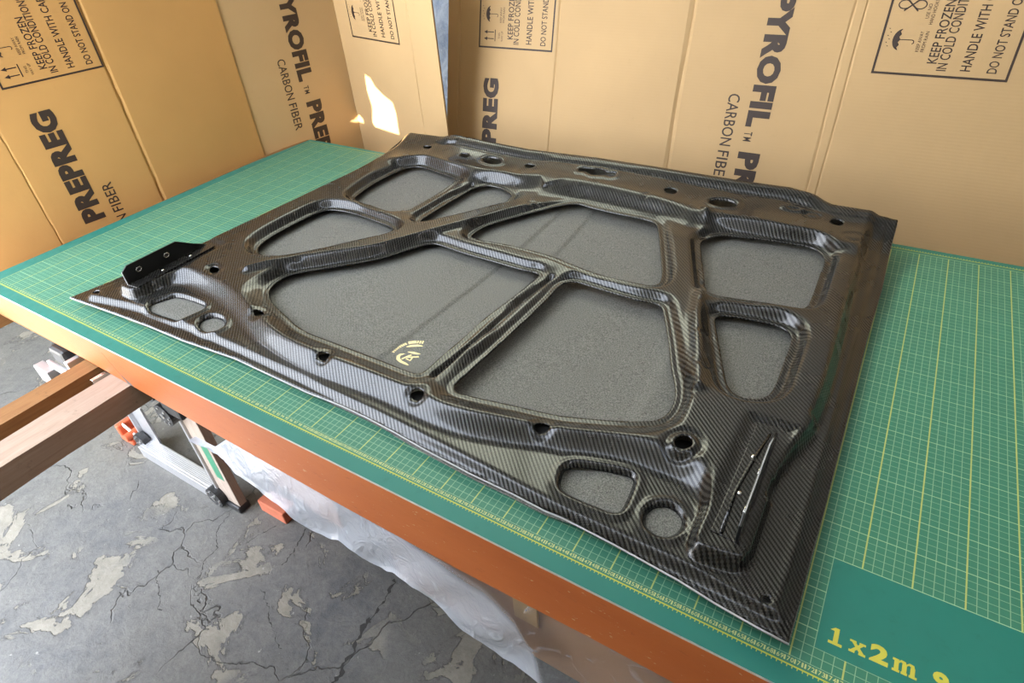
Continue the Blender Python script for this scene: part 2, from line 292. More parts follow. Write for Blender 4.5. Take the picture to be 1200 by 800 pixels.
def mat_cutting():
    t = NT('cutting_mat_print'); vec, x, y, z = t.pos()
    X = t.math('MULTIPLY', x, 100.0); Y = t.math('MULTIPLY', y, 100.0)
    def line(c, per, w):
        q = t.math('PINGPONG', t.math('DIVIDE', c, per), 0.5)
        return t.math('LESS_THAN', q, w / per)
    def rng(c, a, b): return t.math('MULTIPLY', t.math('GREATER_THAN', c, a), t.math('LESS_THAN', c, b))
    mul = lambda a, b: t.math('MULTIPLY', a, b)
    mx = lambda a, b: t.math('MAXIMUM', a, b)
    grid = mul(rng(X, -0.06, 200.06), rng(Y, 0.95, 95.05))
    box = mul(rng(X, 172.05, 199.0), rng(Y, 3.05, 14.95))
    grid = mul(grid, t.math('SUBTRACT', 1.0, box))
    fine = mul(mx(line(X, 1.0, 0.042), line(Y, 1.0, 0.036)), grid)
    bold5y = mul(line(Y, 5.0, 0.055), grid)
    bold5x = mul(line(X, 5.0, 0.085), grid)
    ruler = mul(rng(X, -0.1, 200.1), rng(Y, -0.10, 0.07))
    ruler2 = mul(rng(X, -0.1, 200.1), rng(Y, 95.9, 96.05))
    tick = mul(mul(line(X, 0.5, 0.045), rng(Y, -0.34, 0.02)), rng(X, -0.1, 200.1))
    tick2 = mul(mul(line(X, 0.5, 0.045), rng(Y, 95.9, 96.4)), rng(X, -0.1, 200.1))
    n = t.noise(vec, 3.0, 5); n2 = t.noise(vec, 45, 4, 0.65)
    inner = t.mix(t.map(n, 0.3, 0.7), (0.027, 0.141, 0.095), (0.034, 0.167, 0.112))
    plain = t.mix(t.map(n, 0.3, 0.7), (0.010, 0.133, 0.107), (0.013, 0.155, 0.126))
    isplain = mx(box, t.math('SUBTRACT', 1.0, mul(rng(X, -0.1, 200.1), rng(Y, 0.0, 95.95))))
    c = t.mix(isplain, inner, plain)
    c = t.mix(mul(t.map(n2, 0.60, 0.78), 0.28), c, (0.012, 0.07, 0.055))
    c = t.mix(mul(fine, 0.62), c, (0.281, 0.444, 0.281))
    c = t.mix(mul(bold5y, 0.75), c, (0.311, 0.474, 0.281))
    c = t.mix(mul(bold5x, 0.85), c, (0.370, 0.414, 0.118))
    c = t.mix(mx(mx(ruler, ruler2), mx(tick, tick2)), c, (0.385, 0.400, 0.044))
    t.bump(t.noise(vec, 900, 2), 0.12, 0.0004)
    return t.fin(c, t.map(n2, 0.3, 0.7, 0.42, 0.55), 0.0, 0.45)
M_MAT = mat_cutting()
M_MATEDGE = simple('mat_white_core', (0.503, 0.533, 0.503), 0.6, var=0.35, scale=70)

def mat_orange():
    t = NT('orange_painted_wood'); vec, x, y, z = t.pos()
    sc = t.n('ShaderNodeMapping'); t.l(vec, sc.inputs[0]); sc.inputs['Scale'].default_value = (1, 1, 3)
    a = t.noise(sc.outputs[0], 2.2, 6, 0.6); b = t.noise(sc.outputs[0], 26, 6, 0.75, 0.6)
    c = t.mix(t.map(a, 0.3, 0.7), (0.400, 0.100, 0.024), (0.512, 0.152, 0.040))
    c = t.mix(t.math('MULTIPLY', t.map(b, 0.60, 0.70), 0.45), c, (0.208, 0.048, 0.016))
    ch = t.noise(sc.outputs[0], 60, 5, 0.7, 0.3)
    chips = t.math('MULTIPLY', t.map(ch, 0.655, 0.675), t.map(x, -0.25, 0.35))
    c = t.mix(chips, c, (0.576, 0.464, 0.288))
    t.bump(b, 0.25, 0.0015)
    return t.fin(c, 0.5, 0.0, 0.4)
M_ORANGE = mat_orange()

def mat_wood(name, a, b, sc=(14, 1.2, 14)):
    t = NT(name); vec, x, y, z = t.pos()
    mp = t.n('ShaderNodeMapping'); t.l(vec, mp.inputs[0]); mp.inputs['Scale'].default_value = sc
    g = t.noise(mp.outputs[0], 6, 7, 0.65, 1.2); d = t.noise(vec, 40, 4, 0.7)
    c = t.mix(t.map(g, 0.25, 0.75), a, b)
    c = t.mix(t.math('MULTIPLY', t.map(d, 0.62, 0.75), 0.45), c, tuple(k * 0.3 for k in a))
    t.bump(g, 0.35, 0.002)
    return t.fin(c, 0.75, 0.0, 0.25)
M_WOOD = mat_wood('dusty_plank', (0.281, 0.192, 0.141), (0.400, 0.303, 0.237))
M_WOOD2 = mat_wood('brown_plank', (0.178, 0.078, 0.026), (0.266, 0.133, 0.048))
M_WOODLEG = mat_wood('worn_rail', (0.222, 0.178, 0.148), (0.340, 0.281, 0.237), (14, 14, 1.2))

def mat_floor():
    t = NT('worn_concrete'); vec, x, y, z = t.pos()
    a = t.noise(vec, 1.6, 6, 0.6); b = t.noise(vec, 6.5, 9, 0.60, 0.5); c_ = t.noise(vec, 130, 5, 0.8); m_ = t.noise(vec, 22, 8, 0.72, 0.4)
    c = t.mix(t.map(a, 0.34, 0.66), (0.072, 0.074, 0.079), (0.132, 0.121, 0.100))
    c = t.mix(t.math('MULTIPLY', t.map(m_, 0.36, 0.66), 0.75), c, (0.150, 0.143, 0.131))
    c = t.mix(t.math('MULTIPLY', t.map(c_, 0.40, 0.72), 0.50), c, (0.050, 0.049, 0.048))
    # places where the grey coat has flaked off down to paler screed
    reg = t.map(t.noise(vec, 2.3, 4, 0.6), 0.44, 0.52)
    flake = t.math('MULTIPLY', t.map(b, 0.560, 0.575), reg)
    rim = t.math('MULTIPLY', t.math('MULTIPLY', t.map(b, 0.542, 0.560), t.math('SUBTRACT', 1.0, t.map(b, 0.560, 0.572))), reg)
    sc = t.mix(t.map(m_, 0.3, 0.7), (0.135, 0.123, 0.100), (0.225, 0.205, 0.168))
    c = t.mix(flake, c, sc)
    c = t.mix(t.math('MULTIPLY', rim, 0.55), c, (0.040, 0.038, 0.036))
    dot = t.map(t.noise(vec, 55, 4, 0.6), 0.70, 0.73)
    c = t.mix(t.math('MULTIPLY', dot, 0.7), c, (0.27, 0.26, 0.24))
    # a warped net of hairline cracks
    warp = t.n('ShaderNodeVectorMath', operation='ADD')
    nz = t.n('ShaderNodeTexNoise'); t.l(vec, nz.inputs['Vector']); nz.inputs['Scale'].default_value = 3.2; nz.inputs['Detail'].default_value = 5; nz.inputs['Roughness'].default_value = 0.55
    scl = t.n('ShaderNodeVectorMath', operation='SCALE'); t.l(nz.outputs['Color'], scl.inputs[0]); scl.inputs['Scale'].default_value = 0.30
    t.l(vec, warp.inputs[0]); t.l(scl.outputs[0], warp.inputs[1])
    vo = t.n('ShaderNodeTexVoronoi', feature='DISTANCE_TO_EDGE'); t.l(warp.outputs[0], vo.inputs['Vector']); vo.inputs['Scale'].default_value = 2.6
    gap = t.map(t.noise(vec, 3.7, 4), 0.47, 0.55)
    crack = t.math('MULTIPLY', t.math('SUBTRACT', 1.0, t.map(vo.outputs['Distance'], 0.001, 0.006)), gap)
    c = t.mix(t.math('MULTIPLY', crack, 0.45), c, (0.025, 0.024, 0.022))
    hgt = t.math('SUBTRACT', t.math('ADD', t.math('ADD', t.math('MULTIPLY', c_, 0.35), t.math('MULTIPLY', m_, 0.9)), t.math('MULTIPLY', flake, -0.8)), t.math('MULTIPLY', crack, 1.5))
    t.bump(hgt, 0.8, 0.004)
    return t.fin(c, 0.72, 0.0, 0.35)
M_FLOOR = mat_floor()
M_CRACK = simple('crack_dark', (0.03, 0.028, 0.026), 0.95, var=0.4, scale=200)

def mat_plastic():
    t = NT('clear_plastic_sheet'); vec, x, y, z = t.pos()
    t.t.links.remove(t.out.inputs[0].links[0])
    n = t.noise(vec, 5, 4, 0.5, 1.4); n2 = t.noise(vec, 16, 4, 0.55, 2.2)
    t.bump(t.math('ADD', n, t.math('MULTIPLY', t.math('ABSOLUTE', t.math('SUBTRACT', n2, 0.5)), 0.9)), 0.45, 0.012)
    t.fin(t.mix(n, (0.42, 0.45, 0.52), (0.58, 0.61, 0.68)), 0.15, 0.0, 0.6)
    tr = t.n('ShaderNodeBsdfTransparent')
    # doubled, milky film along the hem; a single clear film higher up towards the right
    past = lambda k, e: t.math('MULTIPLY', t.math('MAXIMUM', t.math('ADD', x, k), 0.0), e)
    d = t.math('ADD', t.math('ADD', t.math('ADD', z, -0.08), past(0.10, 0.15)), t.math('ADD', past(-0.03, 0.46), past(-0.08, 1.45)))
    d = t.math('SUBTRACT', d, t.math('MULTIPLY', t.math('MAXIMUM', t.math('SUBTRACT', -0.10, x), 0.0), 0.6))      # metres
    milky = t.map(t.math('ADD', d, t.math('MULTIPLY', t.math('SUBTRACT', n, 0.5), 0.03)), -0.012, 0.012, 0.74, 0.10)
    streak = t.map(n2, 0.60, 0.72, 0.0, 0.35)
    f = t.math('MINIMUM', t.math('ADD', milky, streak), 0.95)
    mx = t.n('ShaderNodeMixShader'); t.l(f, mx.inputs[0]); t.l(tr.outputs[0], mx.inputs[1]); t.l(t.b.outputs[0], mx.inputs[2])
    t.l(mx.outputs[0], t.out.inputs[0])
    return t.m
M_PLASTIC = mat_plastic()

def mat_tarp():
    t = NT('blue_grey_tarpaulin'); vec, x, y, z = t.pos()
    n = t.noise(vec, 14, 6, 0.65, 1.0); n2 = t.noise(vec, 60, 4, 0.7)
    c = t.mix(t.map(n, 0.3, 0.7), (0.07, 0.10, 0.16), (0.22, 0.25, 0.28))
    c = t.mix(t.math('MULTIPLY', t.map(n2, 0.62, 0.7), 0.5), c, (0.45, 0.48, 0.50))
    t.bump(n, 0.6, 0.02)
    return t.fin(c, 0.4, 0.0, 0.5)
M_TARP = mat_tarp()

def mat_pane(name, a, b, k):
    t = NT(name); vec, x, y, z = t.pos()
    t.t.links.remove(t.out.inputs[0].links[0])
    n = t.noise(vec, 3.0, 5, 0.6)
    tr = t.n('ShaderNodeBsdfTransparent'); t.l(t.mix(n, a, b), tr.inputs[0])
    t.fin((0.45, 0.44, 0.40), 0.4)
    mx = t.n('ShaderNodeMixShader'); mx.inputs[0].default_value = k; t.l(tr.outputs[0], mx.inputs[1]); t.l(t.b.outputs[0], mx.inputs[2])
    t.l(mx.outputs[0], t.out.inputs[0])
    return t.m
M_PANE = mat_pane('dusty_window_pane', (0.84, 0.82, 0.68), (0.98, 0.96, 0.82), 0.12)
M_ADDED_ROOFSHEET = mat_pane('added_roof_sheet', (0.17, 0.165, 0.14), (0.23, 0.225, 0.19), 0.25)

# ------------------------------------------------------------------ the setting
floor = tag(MB().box(-600, 600, -66, 205, -79, -75).build('floor', M_FLOOR), kind='structure')
tag(MB().box(-1500, 1500, -1800, -66, -79, -75).build('yard', M_YARD), kind='structure')
wb = tag(MB().box(-420, 420, 197, 205, -75, WZ0).box(-420, 420, 197, 205, WZ1, CEIL_Z).box(-420, WX0, 197, 205, WZ0, WZ1).box(WX1, 420, 197, 205, WZ0, WZ1).build('wall_back', M_PLASTER), kind='structure')
# high dusty window in the back wall, above the cardboard
win = tag(MB().box(WX0, WX1, 200, 200.6, WZ0, WZ1).build('window_1', M_PANE), kind='structure')
nw = 6
for i in range(nw + 1):
    x = WX0 + (WX1 - WX0) * i / nw; MB().box(x - 2.5, x + 2.5, 196.5, 203, WZ0, WZ1).build('mullion', M_PLASTER, win)
for z in (WZ0, (WZ0 + WZ1) / 2, WZ1): MB().box(WX0, WX1, 196.8, 203, z - 2.5, z + 2.5).build('transom', M_PLASTER, win)
tag(MB().box(412, 420, -66, 197, -75, CEIL_Z).build('wall_right', M_PLASTER), kind='structure')
tag(MB().box(-420, -412, -60, 197, -75, CEIL_Z).build('wall_left', M_PLASTER), kind='structure')
RX0, RX1, RY0, RY1 = -130, 130, -10, 190
cl = tag(MB().box(-420, RX0, -46, 205, CEIL_Z, CEIL_Z + 6).box(RX1, 420, -46, 205, CEIL_Z, CEIL_Z + 6).box(RX0, RX1, -46, RY0, CEIL_Z, CEIL_Z + 6).box(RX0, RX1, RY1, 205, CEIL_Z, CEIL_Z + 6).build('ceiling', M_CEIL), kind='structure')
rw = tag(MB().box(RX0, RX1, RY0, RY1, CEIL_Z + 2, CEIL_Z + 2.4).build('added_roof_light', M_ADDED_ROOFSHEET), kind='structure')  # unseen roof light, added to give the hood ridge its pale sheen
for i in range(5):
    x = RX0 + (RX1 - RX0) * i / 4; MB().box(x - 2, x + 2, RY0, RY1, CEIL_Z - 3, CEIL_Z + 1.5).build('added_rafter', M_CEIL, rw)

# crack running across the concrete: a real gap's dark bed, lying in the floor
def crack(pts, w):
    mb = MB(); vs = []
    for i, (x, y) in enumerate(pts):
        a = Vector(pts[max(i - 1, 0)]); b = Vector(pts[min(i + 1, len(pts) - 1)]); d = (b - a).normalized(); n = Vector((-d.y, d.x))
        ww = w * (0.15 + 1.1 * rnd.random() ** 1.5)
        vs += [(x + n.x * ww, y + n.y * ww, -74.96), (x - n.x * ww * rnd.uniform(.5, 1), y - n.y * ww, -74.96)]
    mb.add(vs, [(2 * i, 2 * i + 1, 2 * i + 3, 2 * i + 2) for i in range(len(pts) - 1)])
    return mb
def wiggle(a, b, n, amp):
    out = []; off = 0
    for i in range(n + 1):
        t = i / n; off = off * 0.86 + rnd.uniform(-amp, amp) * .75
        d = Vector(b) - Vector(a); nn = Vector((-d.y, d.x)).normalized()
        q = Vector(a) + d * t + nn * off * (0 if i in (0, n) else 1)
        out.append((q.x, q.y))
    return out
for a, b, w, amp in (CRACKS):
    crack(wiggle(a, b, max(10, int((Vector(a) - Vector(b)).length / .55)), amp), w).build('crack', M_CRACK, floor)

# shed front: wide open to the left, boarded to the right, with an added hole cut to shape the sun patch
S2P = Vector((49.06, 107.5, 0)); S2E = Vector((0.97437, -0.22495, 0)); ZV = Vector((0, 0, 1))
def s2(s, z): return S2P + S2E * s + ZV * z
FLAME = [[(-39.6, 16.8), (-36.5, 16.1), (-34.5, 13.5), (-30.5, 11.4), (-26.3, 9.9), (-25.4, 6.8), (-25.6, -.4), (-39.4, -.4), (-40.7, 1.0), (-38.9, 6.6), (-40.1, 11.4)],
         [(-48.0, 2.5), (-46.0, 1.1), (-46.1, -.3), (-50.4, -.3), (-52, .2), (-50.7, .6)]]
BY = -62.0
bm = bmesh.new(); src = SUN_FROM / CM
def loop(pts):
    vs = [bm.verts.new(p_) for p_ in pts]
    return [bm.edges.new((vs[i], vs[(i + 1) % len(vs)])) for i in range(len(vs))]
edges = loop([Vector((DOOR_X, BY, -75)) * CM, Vector((412, BY, -75)) * CM, Vector((412, BY, CEIL_Z)) * CM, Vector((DOOR_X, BY, CEIL_Z)) * CM])
edges += loop([Vector((-412, BY, -75)) * CM, Vector((DOOR_L, BY, -75)) * CM, Vector((DOOR_L, BY, CEIL_Z)) * CM, Vector((-412, BY, CEIL_Z)) * CM])
for fl in FLAME:
    pts = []
    for s_, z_ in fl:
        q = s2(s_, z_); t_ = (BY - src.y) / (q.y - src.y); pts.append((src + (q - src) * t_) * CM)
    edges += loop(pts)
bmesh.ops.triangle_fill(bm, use_beauty=True, edges=edges)
me = bpy.data.meshes.new('wall_front'); bm.to_mesh(me); bm.free()
wf = tag(link('wall_front', me, M_PLASTER), kind='structure')
so = wf.modifiers.new('thickness', 'SOLIDIFY'); so.thickness = 0.004; so.offset = 0

# tarpaulin behind the cardboard
mb = MB(); nx, nz = 40, 30; vs = []
for i in range(nx + 1):
    for j in range(nz + 1):
        x = -60 + 300 * i / nx; z = -75 + 150 * j / nz
        vs.append((x, 168 + 2.5 * math.sin(x * .13 + 1.3 * math.sin(z * .05)) + 1.5 * math.sin(z * .21 + x * .05), z))
mb.add(vs, [(i * (nz + 1) + j, (i + 1) * (nz + 1) + j, (i + 1) * (nz + 1) + j + 1, i * (nz + 1) + j + 1) for i in range(nx) for j in range(nz)])
o = mb.build('tarpaulin', M_TARP, smooth=True)
tag(o, 'blue-grey crinkled tarpaulin glimpsed in the gap between two cardboard sheets', 'tarpaulin')
so = o.modifiers.new('thickness', 'SOLIDIFY'); so.thickness = 0.002

# ------------------------------------------------------------------ cardboard with its printing
_fonts = {}
def text_mesh(txt, length, height, bold=0.0):
    cu = bpy.data.curves.new('t', 'FONT'); cu.body = txt; cu.size = 1.0; cu.offset = bold; cu.resolution_u = 3
    cu.space_character = 1.0 + bold * 1.6
    ob = bpy.data.objects.new('t', cu)
    COL.objects.link(ob); bpy.context.view_layer.update()
    me = bpy.data.meshes.new_from_object(ob.evaluated_get(bpy.context.evaluated_depsgraph_get()))
    bpy.data.objects.remove(ob); bpy.data.curves.remove(cu)
    n = len(me.vertices); co = np.zeros(n * 3, np.float32); me.vertices.foreach_get('co', co); co = co.reshape(-1, 3)
    lo = co.min(0); hi = co.max(0)
    co[:, 0] = (co[:, 0] - lo[0]) / (hi[0] - lo[0]) * length
    co[:, 1] = (co[:, 1] - lo[1]) / (hi[1] - lo[1]) * height
    fs = [tuple(p_.vertices) for p_ in me.polygons]
    bpy.data.meshes.remove(me)
    return co[:, :2], fs

class Sheet:
    """flattened box standing on edge; s runs along it, w up it"""
    def __init__(s, name, label, frames, P0, w0, w1, mat, group='cardboard sheets standing behind the table', k=1.0):
        s.k = k
        s.root = thing(name, label, 'cardboard', (P0[0], P0[1], -75), group)
        s.base = Vector((P0[0], P0[1], -75)); s.w0, s.w1, s.mat = w0, w1, mat
    def panel(s, P0, e, up, pts, left=None, folds=()):
        """pts: (s, depth offset) profile; folds add V grooves"""
        P0, e, up = Vector(P0), Vector(e).normalized(), Vector(up).normalized(); n = e.cross(up)
        prof = []
        fl = sorted(folds)
        smin, smax = pts
        prof.append((smin, 0))
        for f, dp, wd in fl:
            prof += [(f - wd, 0), (f - wd * .35, dp * .6), (f, dp), (f + wd * .35, dp * .4), (f + wd, 0)]
        prof.append((smax, 0))
        mb = MB(); nz = 24; vs = []
        for j in range(nz + 1):
            w = s.w0 + (s.w1 - s.w0) * j / nz
            for k, (a, dp) in enumerate(prof):
                jit = 0.12 * math.sin(w * .9 + a) + 0.08 * math.sin(w * 2.3 + a * 3) if 0 < k < len(prof) - 1 and dp else 0
                bow = 0.25 * math.sin(w * .05 + a * .07)
                q = P0 + e * (a + jit) * s.k + up * w * s.k - n * dp
                vs.append(q)
        m_ = len(prof)
        mb.add(vs, [(j * m_ + k, j * m_ + k + 1, (j + 1) * m_ + k + 1, (j + 1) * m_ + k) for j in range(nz) for k in range(m_ - 1)])
        o = MB2(mb, s.base).build('panel', s.mat, s.root)
        so = o.modifiers.new('thickness', 'SOLIDIFY'); so.thickness = 0.005; so.offset = -1
        o.data.materials.append(M_CARDEDGE); so.material_offset_rim = 1
        s.fr = (P0 - s.base, e, up, n)
        return o
    def put(s, name, xy, fs, mat=M_INK):
        P0, e, up, n = s.fr
        me = bpy.data.meshes.new(name)
        me.from_pydata([tuple((P0 + e * a * s.k + up * b * s.k + n * 0.05) * CM) for a, b in xy], [], fs); me.update()
        return link(name, me, mat, s.root)
    def text(s, txt, s0, s1, z0, z1, rot, bold=0.0, name='lettering'):
        if '  ' in txt:
            u, v_ = txt.split('  '); k = (z1 - z0) * .555; q = (z1 - z0) * .39
            if rot == 'ccw': s.text(u, s0, s1, z0, z0 + k, rot, bold); s.text(v_, s0, s1, z1 - q, z1, rot, bold)
            else: s.text(u, s0, s1, z1 - k, z1, rot, bold); s.text(v_, s0, s1, z0, z0 + q, rot, bold)
            return
        if txt == 'TM':
            zm = (z0 + z1) / 2; s.text('T', s0, s1, zm + .15, z1, rot, bold); s.text('M', s0, s1, z0, zm - .15, rot, bold); return
        co, fs = text_mesh(txt, z1 - z0, s1 - s0, bold)
        if rot == 'ccw': xy = [(s1 - y, z0 + x) for x, y in co]
        else: xy = [(s0 + y, z1 - x) for x, y in co]
        s.put(name, xy, fs)
    def strip(s, pts, w, name='printed_mark', closed=False):
        vs = []; fs = []; n = len(pts)
        for i in range(n):
            a = Vector(pts[(i - 1) % n] if closed else pts[max(i - 1, 0)]); b = Vector(pts[(i + 1) % n] if closed else pts[min(i + 1, n - 1)]); c = Vector(pts[i])
            t1 = (c - a); t2 = (b - c); t1 = t1.normalized() if t1.length > 1e-6 else t2.normalized(); t2 = t2.normalized() if t2.length > 1e-6 else t1
            t = (t1 + t2).normalized(); nn = Vector((-t.y, t.x)); k = 1 / max(.4, nn.dot(Vector((-t1.y, t1.x))))
            vs += [c + nn * w / 2 * k, c - nn * w / 2 * k]
        m_ = n if closed else n - 1
        for i in range(m_):
            j = (i + 1) % n; fs.append((2 * i, 2 * i + 1, 2 * j + 1, 2 * j))
        return vs, fs
    def marks(s, strips, polys=(), name='printed_mark'):
        vs = []; fs = []
        for st in strips:
            v, f = s.strip(*st[:2], closed=(len(st) > 2 and st[2])); k = len(vs); vs += v; fs += [tuple(i + k for i in q) for q in f]
        for p_ in polys:
            k = len(vs); vs += [Vector(q) for q in p_]; fs.append(tuple(range(k, k + len(p_))))
        s.put(name, [(v[0], v[1]) for v in vs], fs)
    def umbrella(s, cx, cz, k=1.0):
        # lies on its side: the dome faces -s, the handle runs to +s
        dome = [(cx - 0.15 * k + 0.02, cz - 1.9 * k)] + [(cx - 1.5 * k * math.cos(a) , cz + 1.9 * k * math.sin(a)) for a in [math.radians(t) for t in range(-75, 76, 15)]] + [(cx - 0.15 * k, cz + 1.9 * k)]
        for i in range(4):
            z_ = cz + 1.9 * k - (i + .5) * .95 * k; dome.append((cx - 0.45 * k, z_)); dome.append((cx - 0.15 * k, cz + 1.9 * k - (i + 1) * .95 * k))
        hand = [(cx - .3 * k, cz), (cx + 1.9 * k, cz), (cx + 2.2 * k, cz - .15 * k), (cx + 2.25 * k, cz - .5 * k), (cx + 2.0 * k, cz - .7 * k)]
        drops = [[(cx - (2.0 + .35 * (i % 2)) * k, cz + (i - 2.5) * .62 * k + .3), (cx - (2.25 + .35 * (i % 2)) * k, cz + (i - 2.5) * .62 * k + .36)] for i in range(6)]
        s.marks([(hand, .14 * k)] + [(d_, .13 * k) for d_ in drops], [dome[:-1]], 'umbrella_symbol')
    def label(s, x0, z0, k, top, arrows, umb, hook=None, full=22.5):
        X = lambda a: x0 + a * k
        s.marks([([(X(0), top), (X(0), z0), (X(full), z0), (X(full), top)], .42, True)], (), 'label_frame')
        for txt, a, b, dz, ln in (('KEEP FROZEN', 8.9, 10.6, 2.2, 11.0), ('IN COLD CONDITIONS', 10.8, 12.5, 1.0, 15.9), ('HANDLE WITH CARE', 14.7, 16.4, 1.2, 16.0), ('DO NOT STAND ON END', 19.0, 20.6, 1.1, 16.9)):
            s.text(txt, X(a), X(b), z0 + dz, z0 + dz + ln * (1 + (k - 1) * .5), 'ccw', 0.012)
        if arrows:
            zc = z0 + arrows; st = []; po = []
            for d_ in (-.8, .8):
                st.append(([(X(2.2), zc + d_), (X(4.6), zc + d_)], .22))
                po.append([(X(1.4), zc + d_), (X(2.5), zc + d_ - .45), (X(2.5), zc + d_ + .45)])
            st.append(([(X(5.0), zc - 1.4), (X(5.0), zc + 1.4)], .24))
            s.marks(st, po, 'arrow_symbol')
            s.text('THIS', X(6.0), X(6.55), zc - .8, zc + .7, 'ccw'); s.text('WAY UP', X(6.9), X(7.45), zc - 1.4, zc + 1.1, 'ccw')
        zc = z0 + umb
        s.umbrella(X(3.4), zc, 1.0 * k)
        s.text('KEEP AWAY', X(6.3), X(6.9), zc - 2.0, zc + 1.6, 'ccw'); s.text('FROM RAIN', X(7.2), X(7.8), zc - 2.0, zc + 1.6, 'ccw')
        if hook:
            zc = z0 + hook
            L_ = [(X(3.6) + 1.9 * math.cos(a) * .55 - 1.3, zc + .1 + .75 * math.sin(a)) for a in [math.radians(t) for t in range(40, 330, 24)]]
            R_ = [(X(3.6) - 1.9 * math.cos(a) * .55 + 1.3, zc + .1 + .75 * math.sin(a)) for a in [math.radians(t) for t in range(30, 320, 24)]]
            s.marks([(L_, .2), (R_, .2), ([(X(3.6) - 1.2, zc - 1.0), (X(3.6) + 1.2, zc + 1.1)], .26), ([(X(3.6) - 1.2, zc + 1.1), (X(3.6) + 1.2, zc - 1.0)], .26)], (), 'hook_symbol')
            s.text('USE NO', X(6.3), X(6.9), zc - 2.2, zc + .3, 'ccw'); s.text('HAND HOOKS', X(7.2), X(7.8), zc - 3.2, zc + 1.0, 'ccw')

class MB2(MB):
    def __init__(s, mb, base): s.v = [tuple(Vector(v) - base) for v in mb.v]; s.f = mb.f

# right: leans back against the wall
UPR = (0, .2334, .9724)
sh = Sheet('cardboard_sheet', 'wide tan cardboard sheet leaning upright behind the far edge of the hood', None, (120, 118), -78, 62, M_CARD_A, k=1.087)
sh.panel((-14.36, 118.0, -5.72), (1, 0, 0), UPR, (49.3, 236), folds=[(53.2, .35, .5), (83.9, .25, .4), (117.6, .5, .9), (150.4, .2, .4), (152.6, .2, .35)])
sh.text('PREPREG', 61.8, 66.9, -7.8, 21.8, 'ccw', .062)
sh.label(60.0, 29.5, 1.0, 62, 2.9, 8.0)
sh.text('PYROFIL', 134.2, 139.2, 16.8, 43.8, 'cw', .062)
sh.text('TM', 134.4, 136.2, 13.6, 15.7, 'cw', .01)
sh.text('PREPREG', 134.0, 139.0, -18.0, 11.2, 'cw', .062)
sh.text('CARBON  FIBER', 129.3, 131.9, 2.9, 23.4, 'cw', .006)
sh.label(156.8, 29.8, 1.0, 62, 0, 6.1, 12.1)

# middle: folded round the far left corner of the table
sh = Sheet('cardboard_sheet', 'folded tan cardboard sheet behind the far left mat corner, with a sun patch', None, (20, 114), -75, 64, M_CARD_A)
sh.panel((49.06, 107.5, 0), (0.97437, -0.22495, 0), (0, 0, 1), (-49.4, 0), folds=[(-11.4, .25, .4)])
sh.label(-41.9, 28.0, 1.09, 60, 0, 7.0, 13.5)
sh.panel((0.925, 118.61, 0), (.19612, .98058, 0), (0, 0, 1), (-44, 0), folds=[])
sh.text('PYROFIL', -18.7, -13.3, 17.3, 44.2, 'cw', .062)
sh.text('TM', -17.6, -15.8, 13.4, 15.8, 'cw', .01)
sh.text('PREPREG', -18.2, -12.6, -18.5, 10.9, 'cw', .062)
sh.text('CARBON  FIBER', -24.2, -21.5, 3.4, 25.0, 'cw', .006)

# left: runs along the short end of the table
sh = Sheet('cardboard_sheet', 'orange-tan cardboard sheet standing along the left end of the table', None, (-10, 50), -8.9, 66, M_CARD_B)
sh.panel((-6, 82, 0), (.137, .99, 0), (0, 0, 1), (-84, 0), folds=[(-33.8, .45, .7), (-62, .2, .4)])
sh.text('PREPREG', -55.1, -49.6, -1.2, 27.6, 'ccw', .062)
sh.text('CARBON  FIBER', -47.4, -44.8, -13.6, 7.2, 'ccw', .006)
sh.label(-57.0, 33.9, 1.0, 63, 2.9, 8.0)

# ------------------------------------------------------------------ table, mat, beams
tb = thing('work_table', 'long work table with a chipped orange painted front edge, green mat on top', 'table', (100, 48, -75))
B = (100, 48, -75)
MB2(MB().box(-5, 214, -2.3, 98, -8.6, -0.42), Vector(B)).build('tabletop', M_WOOD2, tb)
prof = [(-8, -7.2), (20, -7.6), (35, -7.9), (52.4, -8.7), (80, -10.0), (106, -11.1), (129, -11.3), (149, -10.6), (160, -10.6), (185, -10.4), (214, -10.4)]
mb = MB(); vs = []
for x, z in prof: vs += [(x, -2.62, -0.42), (x, -2.62, z), (x, -2.3, z), (x, -2.3, -0.42)]
fs = []
for i in range(len(prof) - 1):
    a, b = 4 * i, 4 * i + 4
    for k in range(4): fs.append((a + k, a + (k + 1) % 4, b + (k + 1) % 4, b + k))
fs += [(3, 2, 1, 0), tuple(4 * (len(prof) - 1) + k for k in range(4))]
mb.add(vs, fs); MB2(mb, Vector(B)).build('front_edge', M_ORANGE, tb)
MB2(MB().box(-24, -5.2, -8, 97, -12.5, -9.0), Vector(B)).build('end_ledge', M_WOOD2, tb)
# the scarfed joint in the edge board
mb = MB(); mb.add([(45.6, -2.64, -2.2), (49.8, -2.64, -8.6), (51.8, -2.64, -8.6), (48.2, -2.64, -6.2), (45.6, -2.60, -2.2), (49.8, -2.60, -8.6), (51.8, -2.60, -8.6), (48.2, -2.60, -6.2)], [(0, 1, 2, 3), (7, 6, 5, 4), (0, 4, 5, 1), (1, 5, 6, 2), (2, 6, 7, 3), (3, 7, 4, 0)])
tag(MB2(mb, Vector(B)).build('bare_wood_chip', simple('bare_grey_wood', (.13, .11, .10), .9, var=.5, scale=120), tb), 'grey bare wood where the orange paint has split off')
MB2(MB().box(108, 206, 8, 94, -32, -30.05), Vector(B)).build('shelf', M_WOOD2, tb)
for x, y in ((196, 6), (196, 92), (4, 92), (70, 92)):
    MB2(MB().box(x - 4, x + 4, y - 4, y + 4, -75, -8.6), Vector(B)).build('leg', M_WOOD2, tb)

